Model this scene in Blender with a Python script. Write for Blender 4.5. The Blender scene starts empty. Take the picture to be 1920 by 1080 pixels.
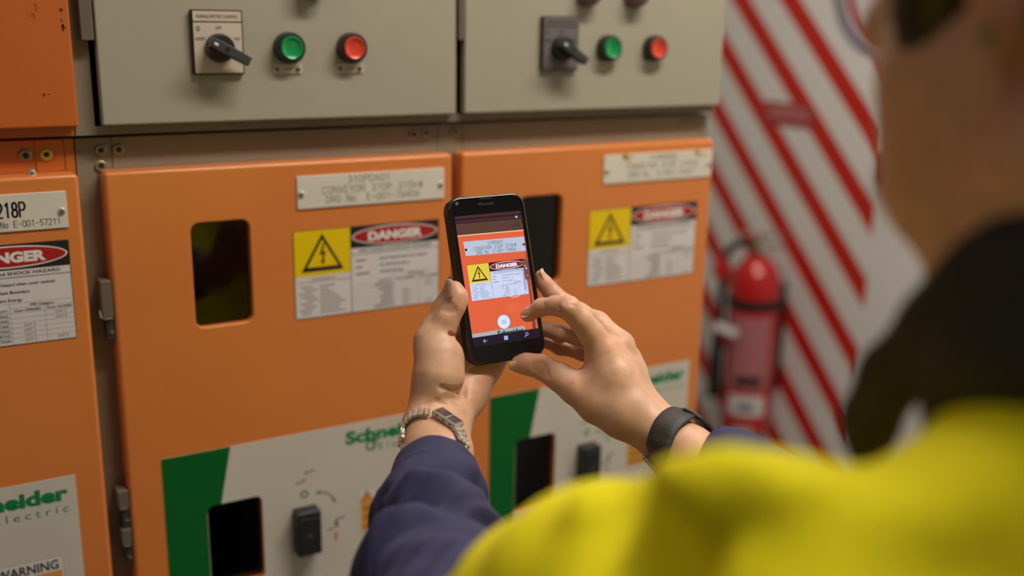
import bpy, bmesh, math, random
import numpy as np
from mathutils import Vector, Matrix
from mathutils.geometry import tessellate_polygon
from mathutils.noise import noise as pnoise

random.seed(7)
SC = bpy.context.scene
COL = SC.collection
Z0 = 1.40                                   # height of the orange door tops above the floor

# ---------------------------------------------------------------- camera, world, exposure
F_PX = 1959.6
CAM = np.array([-0.16256, -1.02222, 1.54525])
CR = np.array([0.86269838, -0.50542100, 0.01735304])     # camera right / down / forward in the room
CD = np.array([-0.11198731, -0.22438675, -0.96804413])
CF = np.array([0.49316362, 0.83318678, -0.25017882])
cam_data = bpy.data.cameras.new('camera')
cam = bpy.data.objects.new('camera', cam_data)
COL.objects.link(cam)
cam_data.sensor_width = 36.0
cam_data.lens = F_PX / 1920 * 36.0
cam_data.clip_start = 0.02
M = Matrix.Identity(4)
for i in range(3):
    M[i][0] = CR[i]; M[i][1] = -CD[i]; M[i][2] = -CF[i]; M[i][3] = CAM[i]
cam.matrix_world = M
cam_data.dof.use_dof = True
cam_data.dof.focus_distance = 0.865
cam_data.dof.aperture_fstop = 2.35
SC.camera = cam

w = bpy.data.worlds.new('world'); SC.world = w; w.use_nodes = True
w.node_tree.nodes['Background'].inputs[0].default_value = (1.0, 0.93, 0.84, 1)
w.node_tree.nodes['Background'].inputs[1].default_value = 0.2
SC.view_settings.view_transform = 'Standard'
SC.view_settings.look = 'None'
SC.view_settings.gamma = 1.0
SC.view_settings.use_curve_mapping = False
SC.view_settings.exposure = 0.0

# ceiling tube lamps: (x, y, z, length, width, power, rotation)
HINGEM = None
LAMPS = [(0.85, -0.78, 2.72, 1.2, 0.16, 29.0, 0.0),
         (1.15, 0.45, 2.72, 1.2, 0.16, 11.0, 0.0),
         (-1.3, -0.9, 2.72, 1.2, 0.16, 1.5, 0.0)]

def at(px, py, d):
    """room position of the point seen at (px, py) at depth d along the view direction"""
    return CAM + (CR * ((px - 960) / F_PX) + CD * ((py - 540) / F_PX) + CF) * d
def camv(x, y, z):
    return CR * x + CD * y + CF * z
def on_x(px, py, X):
    r = CR * ((px - 960) / F_PX) + CD * ((py - 540) / F_PX) + CF
    return CAM + r * ((X - CAM[0]) / r[0])

# ---------------------------------------------------------------- materials
MATS = {}
def mat(name, col, rough=0.5, metal=0.0, spec=0.5, bump=0.0, bscale=200.0, var=0.0, vscale=6.0, emit=None, coat=0.0, sss=0.0, stretch=None):
    if name in MATS: return MATS[name]
    m = bpy.data.materials.new(name); m.use_nodes = True
    nt = m.node_tree; b = nt.nodes['Principled BSDF']
    b.inputs['Base Color'].default_value = (*col, 1)
    b.inputs['Roughness'].default_value = rough
    b.inputs['Metallic'].default_value = metal
    b.inputs['Specular IOR Level'].default_value = spec
    b.inputs['Coat Weight'].default_value = coat; b.inputs['Coat Roughness'].default_value = .12
    tc = nt.nodes.new('ShaderNodeTexCoord')
    src = tc.outputs['Object']
    if stretch:
        mp = nt.nodes.new('ShaderNodeMapping'); mp.inputs['Scale'].default_value = stretch
        nt.links.new(src, mp.inputs[0]); src = mp.outputs[0]
    if var > 0:
        n = nt.nodes.new('ShaderNodeTexNoise'); n.inputs['Scale'].default_value = vscale; n.inputs['Detail'].default_value = 6
        nt.links.new(src, n.inputs['Vector'])
        r = nt.nodes.new('ShaderNodeMapRange'); r.inputs['From Min'].default_value = .3; r.inputs['From Max'].default_value = .7
        r.inputs['To Min'].default_value = 1 - var; r.inputs['To Max'].default_value = 1 + var
        nt.links.new(n.outputs['Fac'], r.inputs['Value'])
        mx = nt.nodes.new('ShaderNodeVectorMath'); mx.operation = 'SCALE'
        mx.inputs[0].default_value = col; nt.links.new(r.outputs[0], mx.inputs['Scale'])
        nt.links.new(mx.outputs[0], b.inputs['Base Color'])
    if bump > 0:
        n = nt.nodes.new('ShaderNodeTexNoise'); n.inputs['Scale'].default_value = bscale; n.inputs['Detail'].default_value = 4
        nt.links.new(src, n.inputs['Vector'])
        bp = nt.nodes.new('ShaderNodeBump'); bp.inputs['Strength'].default_value = bump; bp.inputs['Distance'].default_value = 0.001
        nt.links.new(n.outputs['Fac'], bp.inputs['Height']); nt.links.new(bp.outputs[0], b.inputs['Normal'])
    if emit is not None:
        b.inputs['Emission Color'].default_value = (*col, 1)
        b.inputs['Emission Strength'].default_value = emit
        b.inputs['Base Color'].default_value = (0, 0, 0, 1)
        b.inputs['Roughness'].default_value = .15
    MATS[name] = m
    return m

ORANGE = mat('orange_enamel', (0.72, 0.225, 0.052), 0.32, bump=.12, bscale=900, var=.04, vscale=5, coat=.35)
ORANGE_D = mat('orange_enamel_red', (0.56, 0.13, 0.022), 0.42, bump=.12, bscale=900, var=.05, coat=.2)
GREY = mat('grey_beige_enamel', (0.40, 0.375, 0.295), 0.40, bump=.12, bscale=900, var=.03, vscale=5)
FRAME = mat('shaded_beige_enamel', (0.25, 0.205, 0.155), 0.45, bump=.1, bscale=900, var=.05)  # beige of the instrument boxes, with shade put into the base colour
BLACKP = mat('black_plastic', (0.018, 0.018, 0.02), 0.35)
DARKP = mat('dark_grey_plastic', (0.05, 0.05, 0.055), 0.4)
DARK = mat('dark_interior', (0.05, 0.043, 0.038), 0.7)
PLATE = mat('engraved_plate', (0.72, 0.68, 0.60), 0.35, var=.04, vscale=40)
PLATE_Y = mat('stained_plate', (0.62, 0.45, 0.22), 0.5)
LABELW = mat('label_white', (0.72, 0.69, 0.69), 0.4)
PANELW = mat('mimic_white', (0.62, 0.59, 0.53), 0.45, var=.03, vscale=15)
GREEN = mat('mimic_green', (0.0, 0.125, 0.018), 0.6, spec=.25)
GREENL = mat('logo_green', (0.0, 0.22, 0.06), 0.5)
INK = mat('black_ink', (0.012, 0.012, 0.014), 0.5)
INKG = mat('grey_ink', (0.24, 0.22, 0.20), 0.6)
YEL = mat('sign_yellow', (0.85, 0.60, 0.0), 0.4)
REDI = mat('sign_red', (0.42, 0.012, 0.015), 0.4)
WHITEI = mat('white_ink', (0.8, 0.78, 0.76), 0.4)
AMBER = mat('warning_orange', (0.75, 0.33, 0.05), 0.45)
REDINK = mat('red_ink', (0.55, 0.12, 0.08), 0.5)
STEEL = mat('steel', (0.8, 0.78, 0.75), 0.3, .8)
BRONZE = mat('dull_steel', (0.32, 0.28, 0.22), 0.45, .8)
SWPLATE = mat('switch_plate', (0.62, 0.52, 0.44), 0.4)
SWPLATE_D = mat('switch_plate_dark', (0.16, 0.14, 0.15), 0.4)
BGREEN = mat('button_green', (0.0, 0.30, 0.08), 0.3, coat=.3)
BRED = mat('button_red', (0.72, 0.055, 0.03), 0.3, coat=.3)
LENS = mat('lamp_lens', (0.20, 0.10, 0.10), 0.25, coat=.4)
WALLW = mat('wall_paint', (0.44, 0.42, 0.38), 0.6, bump=.2, bscale=60)
FLOORM = mat('floor_paint', (0.13, 0.125, 0.12), 0.5, var=.1, vscale=3)

def glass_mat():
    m = bpy.data.materials.new('pane_glass'); m.use_nodes = True
    nt = m.node_tree; nt.nodes.remove(nt.nodes['Principled BSDF'])
    o = nt.nodes['Material Output']
    t = nt.nodes.new('ShaderNodeBsdfTransparent'); t.inputs[0].default_value = (.55, .52, .5, 1)
    g = nt.nodes.new('ShaderNodeBsdfGlossy'); g.inputs['Roughness'].default_value = .06
    f = nt.nodes.new('ShaderNodeFresnel'); f.inputs[0].default_value = 1.6
    mx = nt.nodes.new('ShaderNodeMixShader')
    nt.links.new(f.outputs[0], mx.inputs[0]); nt.links.new(t.outputs[0], mx.inputs[1]); nt.links.new(g.outputs[0], mx.inputs[2])
    nt.links.new(mx.outputs[0], o.inputs[0]); return m
GLASS = glass_mat()

# ---------------------------------------------------------------- mesh building
def rrect(x0, x1, z0, z1, r, n=6):
    r = max(min(r, (x1 - x0) / 2 - 1e-6, (z1 - z0) / 2 - 1e-6), 1e-5); P = []
    for cx, cz, a0 in ((x1 - r, z1 - r, 0), (x0 + r, z1 - r, 90), (x0 + r, z0 + r, 180), (x1 - r, z0 + r, 270)):
        for i in range(n + 1):
            a = math.radians(a0 + 90 * i / n); P.append((cx + r * math.cos(a), cz + r * math.sin(a)))
    return P
def circle(cx, cz, r, n=32, rz=None):
    return [(cx + r * math.cos(2 * math.pi * i / n), cz + (rz or r) * math.sin(2 * math.pi * i / n)) for i in range(n)]

class MB:
    """collects geometry with material slots; built as ONE mesh object.  T maps local points."""
    def __init__(s, T=None):
        s.v = []; s.f = []; s.m = []; s.mats = []; s.T = T; s.sm = []
    def mi(s, m):
        if m not in s.mats: s.mats.append(m)
        return s.mats.index(m)
    def add(s, vs, fs, m, smooth=False):
        b = len(s.v); k = s.mi(m)
        s.v += [tuple(v) for v in vs]
        for f in fs:
            s.f.append(tuple(b + i for i in f)); s.m.append(k); s.sm.append(smooth)
    # flat artwork in the x-z plane at depth y, facing -y
    def poly(s, P, y, m):
        a = sum(P[i][0] * P[(i + 1) % len(P)][1] - P[(i + 1) % len(P)][0] * P[i][1] for i in range(len(P)))
        if a < 0: P = P[::-1]
        s.add([(p[0], y, p[1]) for p in P], [tuple(range(len(P)))], m)
    def rect(s, x0, x1, z0, z1, y, m): s.poly([(x0, z0), (x1, z0), (x1, z1), (x0, z1)], y, m)
    def frame(s, x0, x1, z0, z1, t, y, m):
        s.rect(x0, x1, z1 - t, z1, y, m); s.rect(x0, x1, z0, z0 + t, y, m)
        s.rect(x0, x0 + t, z0 + t, z1 - t, y, m); s.rect(x1 - t, x1, z0 + t, z1 - t, y, m)
    def ring(s, cx, cz, r0, r1, y, m, a0=0, a1=360, n=40, k=1.0):
        for i in range(n):
            A = math.radians(a0 + (a1 - a0) * i / n); B = math.radians(a0 + (a1 - a0) * (i + 1) / n)
            s.poly([(cx + r0 * math.cos(A), cz + k * r0 * math.sin(A)), (cx + r1 * math.cos(A), cz + k * r1 * math.sin(A)),
                    (cx + r1 * math.cos(B), cz + k * r1 * math.sin(B)), (cx + r0 * math.cos(B), cz + k * r0 * math.sin(B))], y, m)
    def line(s, a, b, t, y, m):
        d = Vector((b[0] - a[0], b[1] - a[1])); n = Vector((-d.y, d.x)).normalized() * t / 2
        s.poly([(a[0] + n.x, a[1] + n.y), (a[0] - n.x, a[1] - n.y), (b[0] - n.x, b[1] - n.y), (b[0] + n.x, b[1] + n.y)], y, m)
    def text(s, body, x, z, h, y, m, w=None, bold=0.0, align='L', sx=1.0, space=1.0):
        vs, fs, W = text_geo(body, bold, space)
        k = h / 0.73; kx = k * sx
        if w: kx = w / W
        off = {'L': 0, 'C': -W / 2, 'R': -W}[align]
        s.add([(x + (p[0] + off) * kx, y, z + p[1] * k) for p in vs], fs, m)
    # slab with rounded front edge: front at y0, back at y0+t
    def slab(s, x0, x1, z0, z1, y0, t, m, r=0.001, bev=0.0005, holes=(), n=5, hbev=0.0015, seg=4):
        outer = rrect(x0 + bev, x1 - bev, z0 + bev, z1 - bev, max(r - bev, 1e-4), n)
        hl = [rrect(h[0] - hbev, h[1] + hbev, h[2] - hbev, h[3] + hbev, h[4] + hbev, n) for h in holes]
        loops = [[Vector((p[0], p[1], 0)) for p in L] for L in [outer] + hl]
        allp = [p for L in loops for p in L]
        tri = tessellate_polygon(loops)
        F = []
        for t3 in tri:
            a, b, c = (allp[i] for i in t3)
            F.append(t3 if (b - a).cross(c - a).z > 0 else t3[::-1])
        s.add([(p.x, y0, p.y) for p in allp], F, m)
        N = len(outer); rings = []
        for i in range(seg + 1):
            a = math.pi / 2 * i / seg
            ins = bev * (1 - math.sin(a)); yy = y0 + bev * (1 - math.cos(a))
            rings.append([(p[0], yy, p[1]) for p in rrect(x0 + ins, x1 - ins, z0 + ins, z1 - ins, max(r - ins, 1e-4), n)])
        rings.append([(p[0], y0 + t, p[1]) for p in rrect(x0, x1, z0, z1, r, n)])
        vs = [p for R in rings for p in R]; fs = []
        for j in range(len(rings) - 1):
            for i in range(N):
                k = (i + 1) % N; fs.append((j * N + i, j * N + k, (j + 1) * N + k, (j + 1) * N + i)[::-1])
        s.add(vs, fs, m, True)
        if not holes: s.add(rings[-1], [tuple(range(N))[::-1]], m)
        for h in holes:
            rings = []
            for i in range(seg + 1):
                a = math.pi / 2 * i / seg
                o = hbev * (1 - math.sin(a)); yy = y0 + hbev * (1 - math.cos(a))
                rings.append([(p[0], yy, p[1]) for p in rrect(h[0] - o, h[1] + o, h[2] - o, h[3] + o, h[4] + o, n)])
            rings.append([(p[0], y0 + t, p[1]) for p in rrect(h[0], h[1], h[2], h[3], h[4], n)])
            vs = [p for R in rings for p in R]; fs = []
            for j in range(len(rings) - 1):
                for i in range(N):
                    k = (i + 1) % N; fs.append((j * N + i, j * N + k, (j + 1) * N + k, (j + 1) * N + i))
            s.add(vs, fs, m, True)
    def box(s, x0, x1, y0, y1, z0, z1, m):
        v = [(x, y, z) for x in (x0, x1) for y in (y0, y1) for z in (z0, z1)]
        s.add(v, [(0, 1, 3, 2), (4, 6, 7, 5), (0, 4, 5, 1), (2, 3, 7, 6), (0, 2, 6, 4), (1, 5, 7, 3)], m)
    # surface of revolution; prof = [(radius, height)], axis from o along d
    def lathe(s, o, d, prof, m, n=32, cap=True):
        o = Vector(o); d = Vector(d).normalized()
        u = d.orthogonal().normalized(); v = d.cross(u)
        vs = []
        for r, h in prof:
            for i in range(n):
                a = 2 * math.pi * i / n; vs.append(o + d * h + (u * math.cos(a) + v * math.sin(a)) * r)
        fs = []
        for j in range(len(prof) - 1):
            for i in range(n):
                k = (i + 1) % n; fs.append((j * n + i, j * n + k, (j + 1) * n + k, (j + 1) * n + i))
        s.add(vs, fs, m, True)
        if cap:
            L = len(prof) - 1
            s.add(vs[:n], [tuple(range(n))[::-1]], m, True); s.add(vs[L * n:], [tuple(range(n))], m, True)
    def tube(s, P, r, m, n=12, closed=False, cap=True):
        P = [Vector(p) for p in P]; N = len(P); rs = r if hasattr(r, '__len__') else [r] * N
        vs = []; up = None
        for i in range(N):
            if closed: t = (P[(i + 1) % N] - P[i - 1])
            else: t = P[min(i + 1, N - 1)] - P[max(i - 1, 0)]
            t.normalize()
            if up is None: up = t.orthogonal().normalized()
            up = (up - t * up.dot(t)).normalized(); b = t.cross(up)
            for k in range(n):
                a = 2 * math.pi * k / n; vs.append(P[i] + (up * math.cos(a) + b * math.sin(a)) * rs[i])
        fs = []
        for i in range(N if closed else N - 1):
            j = (i + 1) % N
            for k in range(n):
                l = (k + 1) % n; fs.append((i * n + k, i * n + l, j * n + l, j * n + k))
        s.add(vs, fs, m, True)
        if cap and not closed:
            s.add(vs[:n], [tuple(range(n))[::-1]], m, True); s.add(vs[-n:], [tuple(range(n))], m, True)
    def build(s, name, parent=None, sharp=35, recalc=False):
        me = bpy.data.meshes.new(name)
        V = s.v if s.T is None else [s.T(p) for p in s.v]
        me.from_pydata([tuple(p) for p in V], [], s.f)
        for m in s.mats: me.materials.append(m)
        me.polygons.foreach_set('material_index', s.m)
        me.polygons.foreach_set('use_smooth', s.sm)
        if recalc:
            bm = bmesh.new(); bm.from_mesh(me); bmesh.ops.remove_doubles(bm, verts=bm.verts, dist=1e-6)
            bmesh.ops.recalc_face_normals(bm, faces=bm.faces); bm.to_mesh(me); bm.free()
        me.update()
        try: me.set_sharp_from_angle(angle=math.radians(sharp))
        except Exception: pass
        o = bpy.data.objects.new(name, me); COL.objects.link(o)
        if parent:
            o.parent = parent
            if s.T is None or parent.get('_w'): pass
        return o

_TG = {}
def text_geo(body, bold=0.0, space=1.0):
    key = (body, bold, space)
    if key in _TG: return _TG[key]
    cu = bpy.data.curves.new('t', 'FONT'); cu.body = body; cu.size = 1.0; cu.offset = bold; cu.space_character = space
    cu.resolution_u = 3
    ob = bpy.data.objects.new('t', cu); COL.objects.link(ob)
    dg = bpy.context.evaluated_depsgraph_get(); dg.update()
    me = bpy.data.meshes.new_from_object(ob.evaluated_get(dg))
    vs = [(v.co.x, v.co.y) for v in me.vertices]; fs = []
    for p in me.polygons:
        I = list(p.vertices); a = sum(vs[I[i]][0] * vs[I[(i + 1) % len(I)]][1] - vs[I[(i + 1) % len(I)]][0] * vs[I[i]][1] for i in range(len(I)))
        fs.append(tuple(I if a > 0 else I[::-1]))
    x0 = min([v[0] for v in vs] or [0]); W = max([v[0] for v in vs] or [1]) - x0
    vs = [(v[0] - x0, v[1]) for v in vs]
    bpy.data.objects.remove(ob); bpy.data.curves.remove(cu); bpy.data.meshes.remove(me)
    _TG[key] = (vs, fs, W); return _TG[key]

# single-line engraving alphabet on a 4 x 6 cell: strokes as point lists
def _arc(cx, cy, rx, ry, a0, a1, n=8):
    return [(cx + rx * math.cos(math.radians(a0 + (a1 - a0) * i / n)), cy + ry * math.sin(math.radians(a0 + (a1 - a0) * i / n))) for i in range(n + 1)]
_O = _arc(2, 4, 2, 2, 0, 180) + _arc(2, 2, 2, 2, 180, 360) + [(4, 4)]
GLYPH = {'0': [_O], 'O': [_O], '1': [[(1, 4.8), (2.4, 6), (2.4, 0)]], '2': [_arc(2, 4.2, 1.9, 1.8, 165, -30) + [(0.1, 0), (4, 0)]],
 '3': [_arc(1.9, 4.5, 1.7, 1.5, 150, -90) + _arc(1.9, 1.5, 2.0, 1.5, 90, -150)], '4': [[(3, 0), (3, 6), (0, 1.6), (4, 1.6)]],
 '5': [[(3.8, 6), (.5, 6), (.3, 3.2)] + _arc(2, 1.9, 1.9, 1.9, 130, -150)], '6': [[(3.2, 6), (.6, 3)] + _arc(2, 1.9, 1.9, 1.9, 150, 510, 16)],
 '7': [[(0, 6), (4, 6), (1.4, 0)]], '8': [_arc(2, 4.5, 1.6, 1.5, 0, 360, 16), _arc(2, 1.55, 1.9, 1.55, 0, 360, 16)],
 'P': [[(0, 0), (0, 6), (2.4, 6)] + _arc(2.4, 4.4, 1.6, 1.6, 90, -90) + [(0, 2.8)]], 'D': [[(0, 0), (0, 6), (1.8, 6)] + _arc(1.8, 3.8, 2.2, 2.2, 90, 0) + _arc(1.8, 2.2, 2.2, 2.2, 0, -90) + [(0, 0)]],
 'A': [[(0, 0), (2, 6), (4, 0)], [(.7, 2), (3.3, 2)]], 'C': [_arc(2, 4, 2, 2, 20, 180) + _arc(2, 2, 2, 2, 180, 340)], 'G': [_arc(2, 4, 2, 2, 20, 180) + _arc(2, 2, 2, 2, 180, 360) + [(4, 2.8), (2.4, 2.8)]],
 'N': [[(0, 0), (0, 6), (4, 0), (4, 6)]], 'V': [[(0, 6), (2, 0), (4, 6)]], 'E': [[(3.8, 0), (0, 0), (0, 6), (3.8, 6)], [(0, 3.1), (3.2, 3.1)]], 'Y': [[(0, 6), (2, 3), (4, 6)], [(2, 3), (2, 0)]],
 'R': [[(0, 0), (0, 6), (2.4, 6)] + _arc(2.4, 4.5, 1.6, 1.5, 90, -90) + [(0, 3)], [(2.2, 3), (4, 0)]], 'k': [[(0, 0), (0, 6)], [(3.2, 4), (0, 1.8)], [(1.2, 2.6), (3.4, 0)]],
 'W': [[(0, 6), (1, 0), (2, 4.5), (3, 0), (4, 6)]], 'o': [_arc(1.8, 1.9, 1.7, 1.9, 0, 360, 14)], '.': [[(.6, 0), (.6, .5)]], '-': [[(.4, 2.8), (3.4, 2.8)]], ' ': []}
def engrave(b, body, x, z, h, y, m, w, align='L', t=.0005):
    n = len(body); adv = 5.6; W = adv * n - 1.6; kx = w / W; kz = h / 6; x0 = x - {'L': 0, 'C': w / 2, 'R': w}[align]
    for i, ch in enumerate(body):
        for st in GLYPH[ch]:
            P = [(x0 + (i * adv + p[0]) * kx, z + p[1] * kz) for p in st]
            for a, c in zip(P[:-1], P[1:]):
                dx, dz = c[0] - a[0], c[1] - a[1]; L = math.hypot(dx, dz) + 1e-9; q = t * .3 / L
                b.line((a[0] - dx * q, a[1] - dz * q), (c[0] + dx * q, c[1] + dz * q), t, y, m)

def tag(o, label, cat=None, group=None, kind=None):
    if label: o['label'] = label
    if cat: o['category'] = cat
    if group: o['group'] = group
    if kind: o['kind'] = kind
    return o
def thing(name, label, cat, loc=(0, 0, 0), group=None):
    o = bpy.data.objects.new(name, None); COL.objects.link(o); o.location = loc; o.empty_display_size = .05
    return tag(o, label, cat, group)
def dup(root, loc):
    def cp(o, parent=None):
        c = o.copy(); COL.objects.link(c); c.parent = parent
        for ch in o.children: cp(ch, c)
        return c
    r = cp(root); r.location = loc; return r
# ---------------------------------------------------------------- the room
WX = 2.0
def stripe_mat():
    m = bpy.data.materials.new('striped_wall'); m.use_nodes = True
    nt = m.node_tree; b = nt.nodes['Principled BSDF']; b.inputs['Roughness'].default_value = .5
    g = nt.nodes.new('ShaderNodeNewGeometry'); s = nt.nodes.new('ShaderNodeSeparateXYZ'); nt.links.new(g.outputs['Position'], s.inputs[0])
    def M_(op, a, b_=None):
        n = nt.nodes.new('ShaderNodeMath'); n.operation = op
        for i, v in enumerate((a, b_)):
            if v is None: continue
            if isinstance(v, (int, float)): n.inputs[i].default_value = v
            else: nt.links.new(v, n.inputs[i])
        return n.outputs[0]
    d = M_('SUBTRACT', s.outputs['Z'], s.outputs['Y'])
    d = M_('SUBTRACT', d, Z0 - 0.953 - STR_P / 2 + STR_P * 20 * -1)
    d = M_('MODULO', d, STR_P)
    red = M_('LESS_THAN', M_('ABSOLUTE', M_('SUBTRACT', d, STR_P / 2)), STR_W / 2)
    red = M_('MULTIPLY', red, M_('GREATER_THAN', s.outputs['Y'], 0.80))
    mx = nt.nodes.new('ShaderNodeMix'); mx.data_type = 'RGBA'
    nt.links.new(red, mx.inputs['Factor'])
    mx.inputs['A'].default_value = (0.82, 0.81, 0.80, 1); mx.inputs['B'].default_value = (0.60, 0.018, 0.006, 1)
    nt.links.new(mx.outputs['Result'], b.inputs['Base Color'])
    return m
STR_P = 0.196; STR_W = 0.080
def struct(name, mb, **k):
    o = mb.build(name, **k); o['kind'] = 'structure'; return o
b = MB(); b.box(-2.6, WX + .1, -3.0, 1.75, -0.1, 0, FLOORM); struct('floor', b)
b = MB(); b.box(-2.6, WX + .1, -3.0, 1.75, 2.8, 2.9, WALLW); struct('ceiling', b)
b = MB(); b.box(WX, WX + .1, -3.0, 1.65, 0, 2.8, stripe_mat()); struct('wall_right', b)
b = MB(); b.box(-2.6, WX, 1.65, 1.75, 0, 2.8, WALLW); struct('wall_back', b)
b = MB(); b.box(-2.6, -2.5, -3.0, 1.65, 0, 2.8, WALLW); struct('wall_left', b)
b = MB(); b.box(-2.5, WX, -3.1, -3.0, 0, 2.8, WALLW); struct('wall_front', b)

TUBE = mat('tube_glow', (1.0, 0.93, 0.82), emit=8.0)
FIXT = mat('fixture_white', (0.7, 0.7, 0.68), 0.4)
for i, (x, y, z, L, W, P, rot_) in enumerate(LAMPS):
    t = thing('ceiling_light', ['white twin tube ceiling light above the worker', 'white twin tube ceiling light in front of the striped wall', 'white twin tube ceiling light over the left end of the switchgear'][i], 'ceiling light', (x, y, z), 'ceiling lights')
    b = MB(); b.box(-L / 2, L / 2, -W / 2, W / 2, .03, .08, FIXT); b.build('housing', t)
    for s in (-1, 1):
        b = MB(); b.tube([(-L / 2 + .03, s * .045, 0.005), (L / 2 - .03, s * .045, 0.005)], .013, TUBE, n=10); b.build('tube', t)
    ld = bpy.data.lights.new('lamp_glow', 'AREA'); ld.shape = 'RECTANGLE'; ld.size = L; ld.size_y = W; ld.energy = P; ld.color = (1.0, 0.90, 0.77)
    lo = bpy.data.objects.new('lamp_glow', ld); COL.objects.link(lo); lo.parent = t; lo.location = (0, 0, -.012)
# ---------------------------------------------------------------- switchgear artwork
DSET = dict(Y=YEL, K=INK, R=REDI, W=LABELW, T=WHITEI, G=INKG)
def danger_sign(b, x, z, y, S, k=1.0, e=0.0001, sharp=True):
    """x,z = top left corner, full size 0.167 x 0.0945 times k; printed layers step towards the viewer by e"""
    W, H = .167 * k, .0945 * k; yw = .0625 * k; yh = .049 * k; hh = .0238 * k
    R = lambda a, b_, c, d, l, m: b.rect(x + a * k, x + b_ * k, z - d * k, z - c * k, y - l * e, m)
    b.rect(x, x + W, z - H, z, y, S['W'])
    R(0, .0625, 0, .049, 1, S['Y'])
    R(.0625, .167, 0, .0238, 1, S['K'])
    cx, cz = x + .0312 * k, z - .027 * k
    def tri(h, t, l, m):
        b.poly([(cx, cz + h * k), (cx - t * k, cz - h * .78 * k), (cx + t * k, cz - h * .78 * k)], y - l * e, m)
    tri(.0225, .0235, 2, S['K']); tri(.0165, .0172, 3, S['Y'])
    q = [(.001, .0125), (-.0035, -.0005), (.0002, .0006), (-.0008, -.0062), (-.0022, -.006), (.0002, -.0115), (.0026, -.0058), (.0010, -.006), (.0038, .0042), (.0002, .0028), (.0028, .0125)]
    vs = [(cx + a * k, cz + c * k) for a, c in q]
    tris = tessellate_polygon([[Vector((a, c, 0)) for a, c in vs]])
    for t3 in tris: b.poly([vs[i] for i in t3], y - 4 * e, S['K'])
    ex, ez = x + .1148 * k, z - .0119 * k
    b.poly(circle(ex, ez, .0505 * k, 48, .0103 * k), y - 2 * e, S['T'])
    b.poly(circle(ex, ez, .0490 * k, 48, .0090 * k), y - 3 * e, S['R'])
    b.text('DANGER', ex, ez - .0046 * k, .0092 * k, y - 4 * e, S['T'], w=.064 * k, bold=.055, align='C')
    # white field
    b.text('ARC FLASH and SHOCK HAZARD', x + .1148 * k, z - .0285 * k, .0031 * k, y - 2 * e, S['K'], w=.086 * k, bold=.012, align='C')
    R(.0625, .167, .0306, .0311, 2, S['K']); R(.0625, .0632, .0238, .0945, 2, S['K'])
    for i, (a, t, w_) in enumerate((('0.000', 'Shock Hazard when cover opened', .0560), ('0.0 m', 'Arc Flash Boundary', .0345), ('cal/cm2', 'Incident Energy', .0275))):
        d = (.0387, .0460, .0533)[i]
        b.text(t, x + .0960 * k, z - d * k, .0030 * k, y - 2 * e, S['K'], bold=.008, w=w_ * k)
        R(.068, .068 + (.012, .008, .016)[i], d - .0018, d, 2, S['G'])
    rh = .0047; t0 = .0635
    R(.1065, .1665, .0552, .0554, 2, S['G'])
    b.text('PPE Category', x + .140 * k, z - .0588 * k, .0024 * k, y - 2 * e, S['K'], align='C', bold=.01, w=.0205 * k)
    for i in range(7): R(.0645 if i else .1125, .1665, t0 - .0038 + rh * i, t0 - .0036 + rh * i, 2, S['G'])
    for xx, a in ((.1122, .0552), (.1415, .0600)): R(xx, xx + .00025, a, .0940, 2, S['G'])
    for i, t in enumerate(('ACTIVITY', 'SWITCHING', 'RACKING', 'WORK', 'TESTING', 'EARTHS', 'INSPECTION')):
        zz = z - (t0 + rh * i) * k
        b.text(t, x + .1105 * k, zz, .0029 * k, y - 2 * e, S['K'], align='R', sx=.95)
        if i == 0:
            b.text('Door OPENED', x + .1270 * k, zz + .0002 * k, .0022 * k, y - 2 * e, S['K'], align='C', bold=.012, w=.0225 * k)
            b.text('Door CLOSED', x + .1545 * k, zz + .0002 * k, .0022 * k, y - 2 * e, S['K'], align='C', bold=.012, w=.0215 * k)
        else:
            if i >= 3: b.text('CAT 2', x + .1275 * k, zz, .0027 * k, y - 2 * e, S['G'], align='C', bold=.008, w=.0095 * k)
            if i in (1, 2, 6): b.text('CAT 2' if i < 6 else 'CAT 0', x + .1550 * k, zz, .0027 * k, y - 2 * e, S['G'], align='C', bold=.008, w=.0095 * k)
    # small table under the triangle
    R(.004, .0625, .0555, .0559, 2, S['K']); R(.018, .045, .0520, .0532, 2, S['G'])
    rnd = random.Random(3)
    for i in range(9):
        zz = .0600 + .0036 * i; a = .004 + rnd.random() * .010
        R(a, a + .010 + rnd.random() * .006, zz, zz + .0011, 2, S['G']); R(.027, .036 + rnd.random() * .022, zz, zz + .0011, 2, S['G'])
    b.frame(x, x + W, z - H, z, .0005 * k, y - 2 * e, S['K'])

def screw(name, parent, x, z, y, r=.0032, m=None):
    b = MB(); m = m or STEEL
    b.lathe((x, y, z), (0, -1, 0), [(r, 0), (r, .0006), (r * .85, .0016), (r * .45, .0023), (0.0001, .0025)], m, n=20, cap=False)
    b.box(x - r * .5, x + r * .5, y - .0026, y - .0018, z - .0003, z + .0003, INK)
    b.box(x - .0003, x + .0003, y - .0026, y - .0018, z - r * .5, z + r * .5, INK)
    return b.build(name, parent)
def rivet(parent, x, z, y, col=None):
    b = MB(); r = .0055
    b.lathe((x, y, z), (0, -1, 0), [(r, 0), (r, .0008), (r * .8, .0016), (r * .5, .0014), (r * .42, .0004), (0.0001, .0004)], col or BRONZE, n=24, cap=False)
    b.poly(circle(x, z, r * .4, 16), y - .0006, INK)
    return b.build('rivet', parent)

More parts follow.
